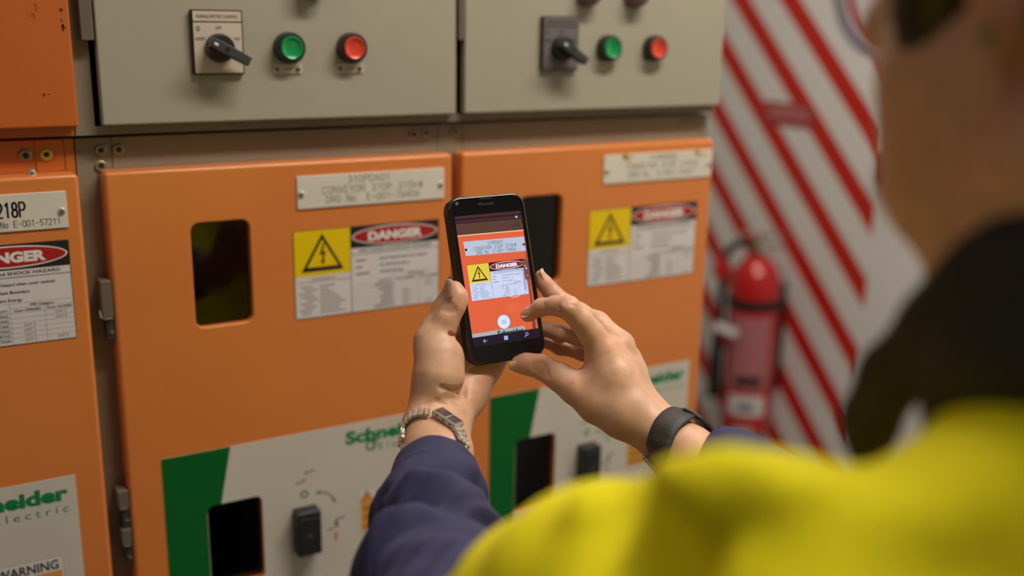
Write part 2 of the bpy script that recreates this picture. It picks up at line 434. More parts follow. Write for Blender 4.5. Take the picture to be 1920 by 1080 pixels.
def push_button(parent, x, z, y, cap):
    b = MB(); b.lathe((x, y, z), (0, -1, 0), [(.0152, 0), (.0152, .004), (.0150, .009), (.0140, .0115), (.0118, .012), (.0116, .010)], BLACKP, n=40, cap=False)
    o = b.build('push_button', parent)
    b = MB(); b.lathe((x, y, z), (0, -1, 0), [(.0116, .006), (.0116, .0115), (.0108, .0132), (.0100, .0134), (.0088, .0126), (.005, .0116), (.0001, .0113)], cap, n=40, cap=False)
    c = b.build('button_cap', o); tag(c, 'green button cap' if cap is BGREEN else 'red button cap')
    return o
def tag_plate(parent, x, z, y, txt):
    b = MB(); b.slab(x - .0145, x + .0145, z - .0047, z + .0047, y - .0012, .0012, SWPLATE, r=.0006, bev=.0003)
    b.text(txt, x, z - .0013, .0027, y - .0013, INK, align='C', w=.009)
    o = b.build('button_nameplate', parent)
    screw('screw', o, x - .0108, z, y - .0012, .0022, BRONZE); screw('screw', o, x + .0108, z, y - .0012, .0022, BRONZE)
def rotary(parent, x, z, y, dark=False, ang=-28):
    m = SWPLATE_D if dark else SWPLATE
    b = MB(); b.slab(x - .0243, x + .0243, z - .0300, z + .0300, y - .0050, .005, BLACKP, r=.0015, bev=.0006)
    b.slab(x - .0228, x + .0228, z + .0193, z + .0285, y - .0056, .001, m, r=.0006, bev=.0002)
    b.slab(x - .0228, x + .0228, z - .0285, z + .0180, y - .0056, .001, m, r=.0006, bev=.0002)
    yy = y - .0058
    b.text('NORMAL/OFF/TEST CONTROL', x, z + .0222, .0032, yy, INK, align='C', w=.039)
    b.text('OFF', x + .0005, z + .0118, .0032, yy, INK, align='C', sx=.8)
    b.text('NORM', x - .0212, z + .0018, .0030, yy, INK, sx=.75)
    b.text('TEST', x + .0213, z + .0018, .0030, yy, INK, sx=.75, align='R')
    b.ring(x - .0185, z + .0125, .0015, .0020, yy, INK); b.rect(x - .0187, x - .0183, z + .0095, z + .0155, yy, INK)
    o = b.build('rotary_switch', parent)
    b = MB(); cz = z - .0052; cx = x + .0005
    b.lathe((cx, yy, cz), (0, -1, 0), [(.0135, 0), (.0135, .004), (.0125, .010), (.0115, .0115), (.0001, .0118)], BLACKP, n=40, cap=False)
    a = math.radians(ang); ca, sa = math.cos(a), math.sin(a)
    L = lambda u, v: (cx + u * ca - v * sa, cz + u * sa + v * ca)
    pts = [(-.0130, -.0045), (-.0138, 0), (-.0130, .0045), (-.004, .0052), (.026, .0042), (.026, -.0042), (-.004, -.0052)]
    pr = [L(*p) for p in pts]; n = len(pr)
    y0, y1 = yy - .0225, yy - .010
    vs = [(p[0], y1, p[1]) for p in pr] + [(p[0], y0 + .001, p[1]) for p in pr] + [(L(p[0] * .95, p[1] * .8)[0], y0, L(p[0] * .95, p[1] * .8)[1]) for p in pts]
    fs = [tuple(range(2 * n, 3 * n))[::-1]]
    for j in range(2):
        for i in range(n):
            k = (i + 1) % n; fs.append((j * n + i, j * n + k, (j + 1) * n + k, (j + 1) * n + i))
    b.add(vs, fs, DARKP)
    b.poly([L(-.0115, -.0012), L(-.0115, .0012), L(-.0075, .0012), L(-.0075, -.0012)], y0 - .0002, WHITEI)
    b.poly([(c[0], c[1]) for c in circle(*L(.002, 0), .0026, 20)], y0 - .0002, INK)
    h = b.build('switch_handle', parent, recalc=False); h.parent = o; tag(h, 'black lever handle')
    return o

def nameplate(parent, x0, x1, z0, z1, lines, y=0, screws=(1, 1), stains=()):
    b = MB(); b.slab(x0, x1, z0, z1, y - .0016, .0016, PLATE, r=.0006, bev=.0004)
    for s in stains: b.poly([(s[0] + s[2] * math.cos(t) * (1 + .3 * math.sin(3 * t + s[3])), s[1] + s[2] * .8 * math.sin(t) * (1 + .25 * math.sin(4 * t))) for t in [i * math.pi / 12 for i in range(24)]], y - .00163, PLATE_Y)
    for t, x, z, h, w_, al, bo in lines: engrave(b, t, x, z, h, y - .0017, INK, w_, al, t=bo)
    o = b.build('nameplate', parent)
    zc = (z0 + z1) / 2
    if screws[0]: screw('screw', o, x0 + .0045, zc - .001, y - .0016)
    if screws[1]: screw('screw', o, x1 - .0045, zc - .001, y - .0016)
    return o

def logo(b, xr, z, y):
    b.text('Schneider', xr, z, .0148, y, GREENL, w=.107, align='R', bold=.05)
    b.text('Electric', xr - .001, z - .0135, .0085, y, GREENL, w=.066, align='R', space=1.5)
    cx, cz = xr - .0765, z - .0065
    b.ring(cx, cz, .0042, .0066, y - .0001, GREENL, 20, 340, 30)
    for i, (l, dz) in enumerate(((.0075, .003), (.0062, 0), (.005, -.003))):
        b.line((cx + .001, cz + dz - .001), (cx + .001 + l, cz + dz + .0005), .0014, y - .0001, GREENL)
    b.ring(cx + .001, cz + .0045, .003, .005, y - .0001, GREENL, 0, 180, 16)

def arrow_head(b, p, ang, s, y, m):
    a = math.radians(ang); c, d = math.cos(a), math.sin(a)
    L = lambda u, v: (p[0] + u * c - v * d, p[1] + u * d + v * c)
    b.poly([L(s, 0), L(-s * .5, s * .62), L(-s * .5, -s * .62)], y, m)

def mimic_panel(parent, x0, xr, z0, z1, wx0=None, wx1=None, y=0, window=True, full=True):
    """x0 left edge, xr right edge of the white label; artwork is placed from the right edge"""
    b = MB(); yy = y - .0004; hole = []
    wz1, wz0 = z1 - .0625, z1 - .1605
    if window:
        X0, X1 = xr - .2692, xr - .2108
        hole = [(X0, X1, wz0, wz1, .007)]
    b.slab(x0, xr, z0, z1, yy, .0004, PANELW, r=.0004, bev=.0001, holes=hole, hbev=.0001)
    l = yy - .0001
    if window:
        t, s_ = x0 + .0704, x0 + .0577
        b.poly([(x0, z1), (t, z1), (s_, wz1), (X0 - .0002, wz1), (X0 - .0002, z0), (x0, z0)][0:6], l, GREEN) if False else None
        b.poly([(x0, z1), (t, z1), (s_, wz1), (x0, wz1)], l, GREEN)
        b.rect(x0, X0 - .0005, z0, wz1, l, GREEN)
        rc = rrect(X0, X1, wz0, wz1, .007, 6)
        b.poly([(X0 - .0005, wz1), (X0 - .0005, wz1 - .007), (X0, wz1 - .007), (X0 + .002, wz1 - .002), (X0 + .007, wz1)], l, GREEN)
    logo(b, xr - .0075, z1 - .0235, l)
    if full:
        sx = xr - .1625     # symbol column
        def contact(cx, cz, closed):
            b.line((cx - .0105, cz - .0062), (cx - .0015, cz - .0055), .0013, l, INK); b.line((cx + .0010, cz + .0050), (cx + .0110, cz + .0055), .0013, l, INK)
            if closed:
                arrow_head(b, (cx + .0005, cz + .0018), 60, .0032, l, INK); arrow_head(b, (cx + .0012, cz - .0028), -60, .0032, l, INK)
                b.line((cx, cz - .004), (cx + .001, cz + .004), .002, l, INK)
            else:
                arrow_head(b, (cx + .0013, cz + .0040), 45, .0026, l, INK); arrow_head(b, (cx - .0012, cz - .0040), 225, .0026, l, INK)
        contact(sx + .0005, z1 - .0515, False)
        b.ring(sx - .0010, z1 - .0722, .0026, .0046, l, GREENL)
        b.ring(sx + .0145, z1 - .0925, .0185, .0197, l - .0, INK, 22, 85, 20)
        arrow_head(b, (sx + .0148, z1 - .0735), 178, .0034, l - .0001, INK); arrow_head(b, (sx + .0330, z1 - .0870), -78, .0034, l - .0001, INK)
        contact(sx + .0345, z1 - .1155, True)
        b.rect(sx + .0325, sx + .0355, z1 - .1370, z1 - .1265, l, REDINK)
        # warning sticker
        a0, a1, c1, c0 = xr - .0998, xr - .0180, z1 - .0815, z1 - .1360
        b.poly(rrect(a0, a1, c0, c1, .004, 5), l, INKG); b.poly(rrect(a0 + .0004, a1 - .0004, c0 + .0004, c1 - .0004, .0037, 5), l - .0001, LABELW)
        b.rect(a0 + .002, a1 - .002, c0 + .002, c1 - .0155, l - .0002, AMBER)
        b.text('WARNING', a1 - .0045, c1 - .0130, .0098, l - .0002, INK, w=.056, align='R', bold=.025)
        tx = a0 + .0095
        b.poly([(tx, c1 - .002), (tx - .0085, c1 - .0150), (tx + .0085, c1 - .0150)], l - .0002, INK); b.poly([(tx, c1 - .0035), (tx - .0070, c1 - .0143), (tx + .0070, c1 - .0143)], l - .0003, AMBER)
        b.rect(tx - .0006, tx + .0006, c1 - .0115, c1 - .0070, l - .0004, INK)
        for i in range(3):
            for j in range(2):
                zz = c1 - .0225 - i * .0105 - j * .0032
                b.rect(a0 + .0045, a1 - .005 - .012 * j, zz - .0016, zz, l - .0003, mat('brown_ink', (.22, .11, .03), .6))
    p = b.build('mimic_panel', parent)
    if full:
        q = MB(); s0, s1, t0, t1 = xr - .1775, xr - .1505, z1 - .1390, z1 - .0865
        q.slab(s0, s1, t0, t1, y - .0170, .0166, BLACKP, r=.002, bev=.002)
        q.add([(s0 + .002, y - .0172, t1 - .008), (s1 - .002, y - .0172, t1 - .008), (s1 - .001, y - .013, t1 + .0003), (s0 + .001, y - .013, t1 + .0003)], [(0, 1, 2, 3)], mat('bevel_highlight', (.09, .10, .13), .35))  # highlight on the black top bevel, painted as a paler bluish face
        q.ring((s0 + s1) / 2, (t0 + t1) / 2 - .002, .0035, .0045, y - .0173, DARKP); q.poly(circle((s0 + s1) / 2, (t0 + t1) / 2 - .002, .0015), y - .0173, BRONZE)
        tag(q.build('operating_socket', parent), 'black operating socket')
    return p

def pane(parent, h, y):
    b = MB(); b.box(h[0] - .004, h[1] + .004, y + .006, y + .009, h[2] - .004, h[3] + .004, GLASS)
    o = b.build('inspection_window', parent); return o

def hinge(parent, x0, x1, z0, z1, y, pin=True, lower=True):
    b = MB(); b.slab(x0, x1, z0, z1, y, .020, mat('hinge_taupe', (.15, .12, .095), .4), r=.0015, bev=.001)
    if lower:
        zz = z0 - .001
        b.slab(x0 + .0035, x1, zz - .022, zz, y + .003, .018, DARKP, r=.001, bev=.0008)
        b.lathe((x1 - .0025, y + .003, zz - .0145), (0, -1, 0), [(.0022, 0), (.0020, .0012), (.0001, .0016)], BRONZE, n=14, cap=False)
        b.box(x0 + .002, x1 - .001, y - .0004, y + .002, z0 - .0012, z0 - .0002, STEEL)
        if pin: b.tube([(x0 + .002, y + .002, z0 - .001), (x0 - .0015, y + .001, z0 + .0015), (x0 - .0022, y, z0 + .008)], .0009, STEEL, n=8)
    return b.build('hinge', parent)

# ---------------------------------------------------------------- switchgear columns (x, z below are in the row's own frame)
DEPTH = 0.95
def carcass(parent, x0, x1, z0, z1, y, m, holes=(), top=True):
    b = MB()
    b.box(x0, x1, y, DEPTH, z0, z1, m)
    return b.build('carcass', parent)

def shell(parent, x0, x1, z0, z1, y, m, name='carcass'):
    """hollow box open at the front with a rim, dark inside"""
    b = MB(); t = .006
    b.box(x0, x0 + t, y, DEPTH, z0, z1, m); b.box(x1 - t, x1, y, DEPTH, z0, z1, m)
    b.box(x0 + t, x1 - t, y, DEPTH, z1 - t, z1, m); b.box(x0 + t, x1 - t, y, DEPTH, z0, z0 + t, m)
    b.box(x0 + t, x1 - t, DEPTH - t, DEPTH, z0 + t, z1 - t, m)
    b.box(x0 + t, x1 - t, y + .16, y + .17, z0 + t, z1 - t, DARK)
    return b.build(name, parent)

TXT1 = [('310PDA01', .0, 0, 0, 0, 'C', 0)]
def power_cubicle(i, x0, label, dmat, frame_m, nl, ml=.0056, mr=.0056, win=True):
    """x0 = left edge of the door"""
    t = thing('power_cubicle', label, 'electrical cabinet', (x0, 0, 0), 'lower compartments of the switchgear row')
    zt = Z0; zb = 0.60; W = .3637
    s = shell(t, -ml, W + mr, .08, zt + .0300, .030, frame_m)
    # front rail above the door and rail below, corner posts
    b = MB(); b.box(-ml, W + mr, .0225, .0299, zt - .012, zt + .0295, frame_m)
    b.box(-ml, .012, .0225, .0299, .16, zt - .012, frame_m); b.box(W - .004, W + mr, .0225, .0299, .16, zt - .012, frame_m)
    b.box(W - .0075, W - .0070, .0222, .0226, zt + .001, zt + .0296, INK); b.box(.0125, .0130, .0222, .0226, zt + .001, zt + .0296, INK)
    b.box(-ml, W + mr, .0225, .0299, .08, .16, frame_m)
    fr = b.build('front_frame', t)
    holes = [(.0764, .1348, zt - .1615, zt - .0548, .0085)] if win else []
    wz1, wz0 = zt - .356, zt - .454
    xr = .3453
    w2 = (xr - .2692, xr - .2108, wz0, wz1, .007)
    if win: holes.append(w2)
    b = MB(); b.slab(0, W, zb, zt, 0, .0215, dmat, r=.0045, bev=.004, holes=holes, n=5, seg=6)
    door = b.build('front_door', t); 
    b = MB(); b.slab(0, W, .17, zb - .008, 0, .0215, dmat, r=.0045, bev=.004); b.build('lower_cover', t)
    for h in holes: pane(t, h, .002)
    if win:
        b = MB(); b.box(.02, W - .02, .045, .075, zt - .171, zt - .163, mat('grey_rail', (.30, .27, .24), .35, .3)); b.box(.02, W - .02, .044, .050, zt - .180, zt - .176, mat('grey_rail2', (.25, .23, .20), .4, .3))
        b.build('internal_rail', t)
    return t, door

def control_cubicle(x0, label, dmat, frame_m, ml=.0056, mr=.0056):
    t = thing('control_cubicle', label, 'electrical cabinet', (x0, 0, 0), 'upper compartments of the switchgear row')
    zb = Z0 + .0335; zt = Z0 + .46; W = .3637
    s = shell(t, -ml, W + mr, zb, zt + .02, .018, frame_m)
    b = MB(); b.box(-ml, W + mr, .0105, .0179, zb, zb + .008, frame_m); b.box(-ml, -.002, .0105, .0179, zb + .008, zt, frame_m)
    b.box(-ml, W + mr, .0105, .0179, zt, zt + .02, frame_m)
    b.build('front_frame', t)
    b = MB(); b.slab(.003, W + .004, Z0 + .0425, zt - .004, 0, .0100, dmat, r=.002, bev=.002); b.build('front_door', t)
    return t

C1 = control_cubicle(0, 'grey instrument box with the light faced rotary switch', GREY, FRAME, ml=.0190, mr=.0050)
rotary(C1, .1115, Z0 + .1180, 0); push_button(C1, .1812, Z0 + .1130, 0, BGREEN); push_button(C1, .2465, Z0 + .1130, 0, BRED)
tag_plate(C1, .1800, Z0 + .0925, 0, 'STOP'); tag_plate(C1, .2455, Z0 + .0925, 0, 'START')
def lamp_lens(parent, x, z):
    b = MB(); b.lathe((x, 0, z), (0, -1, 0), [(.0145, 0), (.0145, .006), (.0125, .010), (.012, .015), (.006, .019), (.0001, .020)], LENS, n=30, cap=False)
    tag(b.build('indicator_lamp', parent), 'dull red indicator lamp')
lamp_lens(C1, .2060, Z0 + .1735)
C2 = control_cubicle(.375, 'grey instrument box with the dark faced rotary switch, nearest the striped wall', GREY, FRAME)
rotary(C2, .4975 - .375, Z0 + .1180, 0, dark=True, ang=-32); push_button(C2, .5650 - .375, Z0 + .1130, 0, BGREEN); push_button(C2, .6320 - .375, Z0 + .1130, 0, BRED)
tag_plate(C2, .5625 - .375, Z0 + .0930, 0, 'STOP'); tag_plate(C2, .6300 - .375, Z0 + .0930, 0, 'START')
lamp_lens(C2, .5340 - .375, Z0 + .1735); lamp_lens(C2, .6010 - .375, Z0 + .1735)
hinge(C1, -.0095, .0015, Z0 + .119, Z0 + .175, -.002, lower=False); hinge(C2, -.0054, .0020, Z0 + .121, Z0 + .175, -.002, lower=False)
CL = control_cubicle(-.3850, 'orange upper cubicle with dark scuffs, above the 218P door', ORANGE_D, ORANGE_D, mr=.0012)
rnd = random.Random(5)
for cx, cz, n, s, th in ((-.0240, .146, 9, .0022, .0005), (-.0245, .136, 6, .0012, .0004), (-.0235, .130, 12, .0024, .0006), (-.0445, .147, 8, .0030, .0002), (-.0475, .139, 6, .0030, .0002), (-.0440, .0715, 9, .0016, .0003), (-.0400, .0720, 6, .0010, .0003), (-.0375, .085, 3, .0004, .0002)):
    cx += .3850; b = MB(); p = (cx, Z0 + cz)
    if s < .0005: b.line((cx, Z0 + cz + .016), (cx + .0004, Z0 + cz - .016), th, -.00005, INKG)
    else:
        for k in range(n):
            a = rnd.uniform(0, 2 * math.pi); q = (cx + s * math.cos(a) * rnd.random(), Z0 + cz + 1.3 * s * math.sin(a)); b.line(p, q, th, -.00005, INK); p = q
    b.build('scuff_mark', CL)
def rivets(t, L):
    for x, z in L: rivet(t, x, Z0 + z, .0222)

P1, D1 = power_cubicle(1, 0, 'orange cubicle door with the 310PDA01 nameplate, directly behind the held phone', ORANGE, FRAME, None, ml=.0190)
rivets(P1, [(-.0005 + .0035, .0180), (.0190, .0180), (.0020, .003), (.3270, .0200), (.3420, .0215)])
nameplate(P1, .1850, .3527, Z0 - .0487, Z0 - .0148, [('310PDA01', .2640, Z0 - .0242, .0070, .047, 'C', .0006), ('CONVEYOR 310P 315kW', .2690, Z0 - .0343, .0070, .114, 'C', .0006), ('DRG No. E-001-76406', .2690, Z0 - .0440, .0070, .106, 'C', .0006)])
b = MB(); danger_sign(b, .1793, Z0 - .0714, -.0004, DSET); b.build('danger_label', P1)
mimic_panel(P1, .0333, .3453, Z0 - .62, Z0 - .2935)
hinge(P1, -.0108, -.0006, Z0 - .1395, Z0 - .1030, .000); hinge(P1, -.0108, -.0006, Z0 - .3385, Z0 - .3200, .000, pin=False); hinge(P1, -.0100, -.0006, Z0 - .3800, Z0 - .3625, .001, pin=False)
P2, D2 = power_cubicle(2, .375, 'orange cubicle door at the end of the row, with the yellow stained nameplate', ORANGE, FRAME, None)
rivets(P2, [(.0030, .0215), (.3450, .0210), (.3300, .0210)])
xo = .375
nameplate(P2, .5667 - xo, .7343 - xo, Z0 - .0470, Z0 - .0123, [('310PDA02', .6560 - xo, Z0 - .0210, .0062, .042, 'C', .0006), ('CONVEYOR 310P 315kW', .6560 - xo, Z0 - .0312, .0066, .110, 'C', .0006), ('DRG No. E-001-76407', .6560 - xo, Z0 - .0415, .0066, .104, 'C', .0006)],
          stains=[(.6020 - xo, Z0 - .0175, .0065, 0), (.5960 - xo, Z0 - .0150, .004, 2), (.7130 - xo, Z0 - .0175, .006, 1), (.7230 - xo, Z0 - .0195, .003, 2), (.7080 - xo, Z0 - .0152, .003, 2)])
b = MB(); danger_sign(b, .5488 - xo, Z0 - .0780, -.0004, DSET); b.build('danger_label', P2)
mimic_panel(P2, .4142 - xo, .7203 - xo, Z0 - .62, Z0 - .2930)
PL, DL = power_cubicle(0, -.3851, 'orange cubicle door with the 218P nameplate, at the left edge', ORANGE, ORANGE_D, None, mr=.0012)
xo = -.3851
rivets(PL, [(-.0620 - xo, .0165)]); rivet(PL, -.0445 - xo, Z0 + .0163, .0222, mat('yellow_rivet', (.6, .5, .1), .4, .3))
b = MB(); b.box(-.0540 - xo, -.0535 - xo, .0222, .0226, Z0 + .001, Z0 + .031, INK); b.build('seam', PL)
screw('bolt', PL, -.0590 - xo, Z0 + .0012, .012, .004)
nameplate(PL, -.2014 - xo, -.0337 - xo, Z0 - .0485, Z0 - .0148, [('218P', -.0690 - xo, Z0 - .0355, .0130, .0232, 'R', .0017), ('DRG No E-001-57211', -.0405 - xo, Z0 - .0448, .0056, .0640, 'R', .0006)])
b = MB(); danger_sign(b, -.2020 - xo, Z0 - .0600, -.0004, DSET); b.build('danger_label', PL)
mimic_panel(PL, -.3530 - xo, -.0482 - xo, Z0 - .62, Z0 - .2925)
# ---------------------------------------------------------------- fire extinguisher and wall signs
EX = 1.895
top = on_x(1418, 470, EX); bot = on_x(1398, 806, EX)
ey, ez0, ez1 = (top[1] + bot[1]) / 2, bot[2], top[2]
EXRED = mat('extinguisher_red', (0.52, 0.010, 0.012), 0.22, coat=.6)
EXLAB = mat('extinguisher_label', (0.45, 0.16, 0.18), 0.35)
RUB = mat('rubber', (0.015, 0.015, 0.016), 0.5)
BRASS = mat('brass', (0.55, 0.42, 0.16), 0.3, 1.0)
t = thing('fire_extinguisher', 'red fire extinguisher with black strap hanging on the striped wall', 'fire extinguisher', (EX, ey, ez0))
H = ez1 - ez0; R_ = .071
b = MB(); b.lathe((0, 0, 0), (0, 0, 1), [(R_ * .86, 0), (R_ * .97, .006), (R_, .02), (R_, H - .105), (R_ * .975, H - .085), (R_ * .88, H - .058), (R_ * .68, H - .034), (R_ * .42, H - .016), (R_ * .30, H - .012), (R_ * .28, H)], EXRED, n=48)
b.build('cylinder', t)
def wrap(z0, z1, a0, a1, r, m, name, lab=None):
    b = MB(); n = 24; vs = []; fs = []
    for i in range(n + 1):
        a = math.radians(a0 + (a1 - a0) * i / n)
        for r2, z in ((r, z0), (r, z1), (r - .0015, z1), (r - .0015, z0)): vs.append((r2 * math.cos(a), r2 * math.sin(a), z))
    for i in range(n):
        for k in range(4): fs.append((i * 4 + k, i * 4 + (k + 1) % 4, i * 4 + 4 + (k + 1) % 4, i * 4 + 4 + k))
    b.add(vs, fs, m, False); o = b.build(name, t)
    if lab: tag(o, lab)
    return o
fa = math.degrees(math.atan2(CAM[1] - ey, CAM[0] - EX))     # side of the cylinder that faces the room
wrap(H * .705, H * .76, 0, 360, R_ + .0035, RUB, 'strap', 'black rubber strap')
wrap(H * .27, H * .67, fa - 48, fa + 48, R_ + .0016, EXLAB, 'instruction_label', 'pale pink instruction label')
wrap(H * .295, H * .345, fa - 30, fa + 30, R_ + .0024, INK, 'label_text_band')
wrap(H * .125, H * .235, fa - 42, fa + 42, R_ + .0016, LABELW, 'white_label', 'white label above the base'); wrap(H * .155, H * .195, fa - 20, fa + 18, R_ + .0024, mat('ink_blue', (.12, .12, .2), .5), 'label_text_band')
wrap(.004, .034, fa - 26, fa + 20, R_ + .0016, mat('pink_label', (.55, .35, .35), .4), 'base_label')
b = MB(); b.lathe((0, 0, H), (0, 0, 1), [(.020, -.004), (.022, .012), (.018, .030), (.012, .034), (.0001, .036)], BRASS, n=24)
b.build('valve', t)
ux = np.array([math.cos(math.radians(fa + 90)), math.sin(math.radians(fa + 90))])  # image-right direction round the cylinder
def PX(u, f_, z):      # u to the image right, f_ towards the room
    a = math.radians(fa); return (ux[0] * u + math.cos(a) * f_, ux[1] * u + math.sin(a) * f_, z)
if np.dot(np.array([*ux, 0]), CR) < 0: ux = -ux
b = MB()
for dz, dz2 in ((.038, .055), (.020, .012)):
    b.add([PX(-.004, -.009, H + dz), PX(.075, -.009, H + dz2), PX(.075, .009, H + dz2), PX(-.004, .009, H + dz), PX(-.004, -.009, H + dz + .006), PX(.075, -.009, H + dz2 + .004), PX(.075, .009, H + dz2 + .004), PX(-.004, .009, H + dz + .006)],
          [(0, 1, 2, 3), (7, 6, 5, 4), (0, 4, 5, 1), (1, 5, 6, 2), (2, 6, 7, 3), (3, 7, 4, 0)], BRONZE)
b.build('squeeze_handle', t)
b = MB(); b.lathe(PX(.012, .020, H + .014), PX(.3, 1, 0), [(.016, 0), (.017, .008), (.015, .012), (.0001, .012)], STEEL, n=24); b.build('pressure_gauge', t)
b = MB(); P = [PX(-.02, .0, H + .018), PX(-.05, .01, H + .022), PX(-.083, .02, H - .005), PX(-.092, .02, H - .07), PX(-.090, .02, H - .17), PX(-.096, .02, H - .27), PX(-.094, .01, .13), PX(-.090, 0, .105)]
Q = []
for i in range(len(P) - 1):
    p0, p1, p2, p3 = (np.array(P[max(i - 1, 0)]), np.array(P[i]), np.array(P[i + 1]), np.array(P[min(i + 2, len(P) - 1)]))
    for k in range(8):
        s_ = k / 8; Q.append(tuple(.5 * ((2 * p1) + (-p0 + p2) * s_ + (2 * p0 - 5 * p1 + 4 * p2 - p3) * s_ ** 2 + (-p0 + 3 * p1 - 3 * p2 + p3) * s_ ** 3)))
b.tube(Q, .011, RUB); b.build('hose', t)
b = MB(); b.lathe(PX(-.094, .01, .19), (0, 0, -1), [(.014, -.09), (.018, 0), (.021, .09), (.017, .09)], RUB, n=24); b.build('nozzle', t)
b = MB(); b.box(-.03, .03, -.0, .0, 0, 0, RUB) if False else None
b.lathe(PX(-.100, .03, H - .045), (0, 0, 1), [(.018, -.03), (.020, 0), (.014, .025), (.0001, .03)], EXRED, n=20); tag(b.build('safety_pin_tab', t), 'red plastic tab')
b = MB(); b.slab(-.034, .034, -.013, .013, 0, .002, LABELW, r=.006, bev=.0005)
o = b.build('inspection_tag', t); o.location = PX(-.070, .085, H - .212); o.rotation_euler = (0, math.radians(18), math.radians(fa + 90)); tag(o, 'white inspection tag')
b = MB(); b.box(EX + R_ - EX - .0, WX - EX, -.022, .022, .12, H - .10, RUB); b.build('wall_bracket', t)
b = MB()
b.tube([PX(-.06, -.01, H + .01), PX(-.05, -.0, H + .045), PX(.0, .0, H + .06), PX(.05, 0, H + .05)], .004, STEEL, n=8); b.build('pin_ring', t)

def wall_pt(px, py): return on_x(px, py, WX - .002)
def on_wall(name, label, cat, px, py, fn):
    p = wall_pt(px, py); t = thing(name, label, cat, tuple(p)); fn(t, MB(T=lambda v: (v[1], -v[0], v[2]))); return t
# artwork below is drawn in x-z facing -y and turned to face -x; sign flips keep left/right
def f1(t, b):
    b.slab(-.095, .095, -.032, .032, 0, .0018, mat('label_red', (.42, .05, .06), .4), r=.004, bev=.0005)
    for z, w_ in ((.014, .07), (-.004, .08)):
        b.rect(-w_, w_, z - .004, z + .004, -.0003, mat('pale_red', (.6, .3, .3), .5))
    b.build('label_plate', t)
on_wall('wall_label', 'small red label with pale lines of text on the striped wall', 'label', 1478, 215, f1)
def f2(t, b):
    b.slab(-.20, .20, -.20, .20, 0, .002, LABELW, r=.20, bev=.0005, n=16)
    b.ring(0, 0, .165, .20, -.0002, mat('sign_violet', (.30, .26, .34), .4), n=64); b.ring(0, 0, .132, .155, -.0002, REDI, n=64)
    b.line((-.1, .1), (.1, -.1), .03, -.0003, REDI)
    b.build('sign_disc', t)
on_wall('round_sign', 'round sign with a grey rim and red ring, high on the striped wall', 'sign', 1678, -42, f2)
def f3(t, b):
    b.slab(-.05, .05, -.04, .04, -.03, .03, mat('box_red', (.3, .01, .015), .35), r=.006, bev=.003); b.build('box_cover', t)
on_wall('alarm_call_point', 'small dark red box on the wall beside the jaw of the worker', 'alarm box', 1692, 318, f3)

# ---------------------------------------------------------------- phone
PR = np.array([[0.9983868629226339, 0.05666385720911239, 0.003588764367732573], [-0.054669866939105624, 0.9423440151951143, 0.33014990939694444], [0.015325716699791594, -0.3298135296074669, 0.9439216906584477]])
PO = np.array([0.2649048389467198, -0.27573200888365107, -0.06840909669859886 + Z0])
ph = thing('mobile_phone', 'black mobile phone held upright, its screen showing the orange door', 'phone')
pm = Matrix.Identity(4)
for i in range(3):
    for j in range(3): pm[i][j] = PR[i, j]
    pm[i][3] = PO[i]
ph.matrix_world = pm
CASE = mat('phone_case', (0.012, 0.012, 0.013), 0.28, coat=.3)
SCRB = mat('phone_glass', (0.006, 0.006, 0.007), 0.12, spec=.6)
b = MB()
X, T_, B_ = .0362, .0716, -.0709
b.slab(-X, X, B_, T_, -.0006, .0110, CASE, r=.0118, bev=.0022, n=8, holes=[(-X + .0021, X - .0021, B_ + .0021, T_ - .0021, .0098)], hbev=.0004)
b.slab(-X + .0002, X - .0002, B_ + .0002, T_ - .0002, .0098, .0010, CASE, r=.0116, bev=.0003, n=8)
b.build('case', ph)
b = MB(); b.slab(-X + .0022, X - .0022, B_ + .0022, T_ - .0022, .0000, .0040, SCRB, r=.0097, bev=.0002, n=8)
b.text('Microsoft', -.0005, .0628, .0026, -.00006, mat('phone_print', (.075, .075, .075), .4), w=.0145, align='C')
b.poly(circle(-.0273, .0661, .0017, 20), -.00006, DARKP); b.poly(circle(-.0273, .0661, .0011, 20), -.0001, mat('cam_lens', (.15, .14, .13), .2))
b.poly(rrect(-.0062, .0058, .0680, .0689, .0004), -.0002, INK)
b.build('front_glass', ph)
def em(name, c, k=1.0): return mat('scr_' + name, tuple(x for x in c), emit=k)
E_OR = em('orange', (.76, .125, .05)); E_BR = em('brown', (.105, .048, .035)); E_DK = em('dark', (.030, .012, .022)); E_MR = em('maroon', (.075, .028, .028)); E_BAR = em('bar', (.016, .009, .020))
E_PL = em('plate', (.50, .56, .70)); E_W = em('white', (.62, .68, .90)); E_K = em('black', (.015, .013, .015)); E_Y = em('yellow', (.80, .60, .06)); E_R = em('red', (.30, .02, .025)); E_G = em('grey', (.22, .26, .40))
E_TW = em('purewhite', (.85, .85, .95)); E_IC = em('icon', (.45, .55, .95)); E_HL = em('hilite', (.85, .62, .42)); E_GP = em('gpanel', (.42, .43, .45)); E_GR = em('green', (.0, .06, .03)); E_SH = em('shade', (.18, .06, .04))
SS = dict(Y=E_Y, K=E_K, R=E_R, W=E_W, T=E_TW, G=E_G)
b = MB(); y0 = -.0001; e = .00002
m_ = .001
SX, SB, ST = .03115, -.0553, .0553
b.rect(-SX, SX, -.0471, ST, y0, E_OR)
b.rect(-SX, SX, .0388, ST, y0 - e, E_BR)
b.poly([(-SX, .0495), (SX, .0490), (SX, ST), (-SX, ST)], y0 - 2 * e, E_MR)
b.poly([(-SX, .0490), (SX, .0484), (SX, .0492), (-SX, .0499)], y0 - 3 * e, E_DK)
b.poly([(-SX, .0512), (SX, .0512), (SX, .0528), (-SX, .0534)], y0 - 3 * e, E_DK)
b.poly([(-SX, .0385), (SX, .0378), (SX, .0386), (-SX, .0393)], y0 - 3 * e, E_HL)
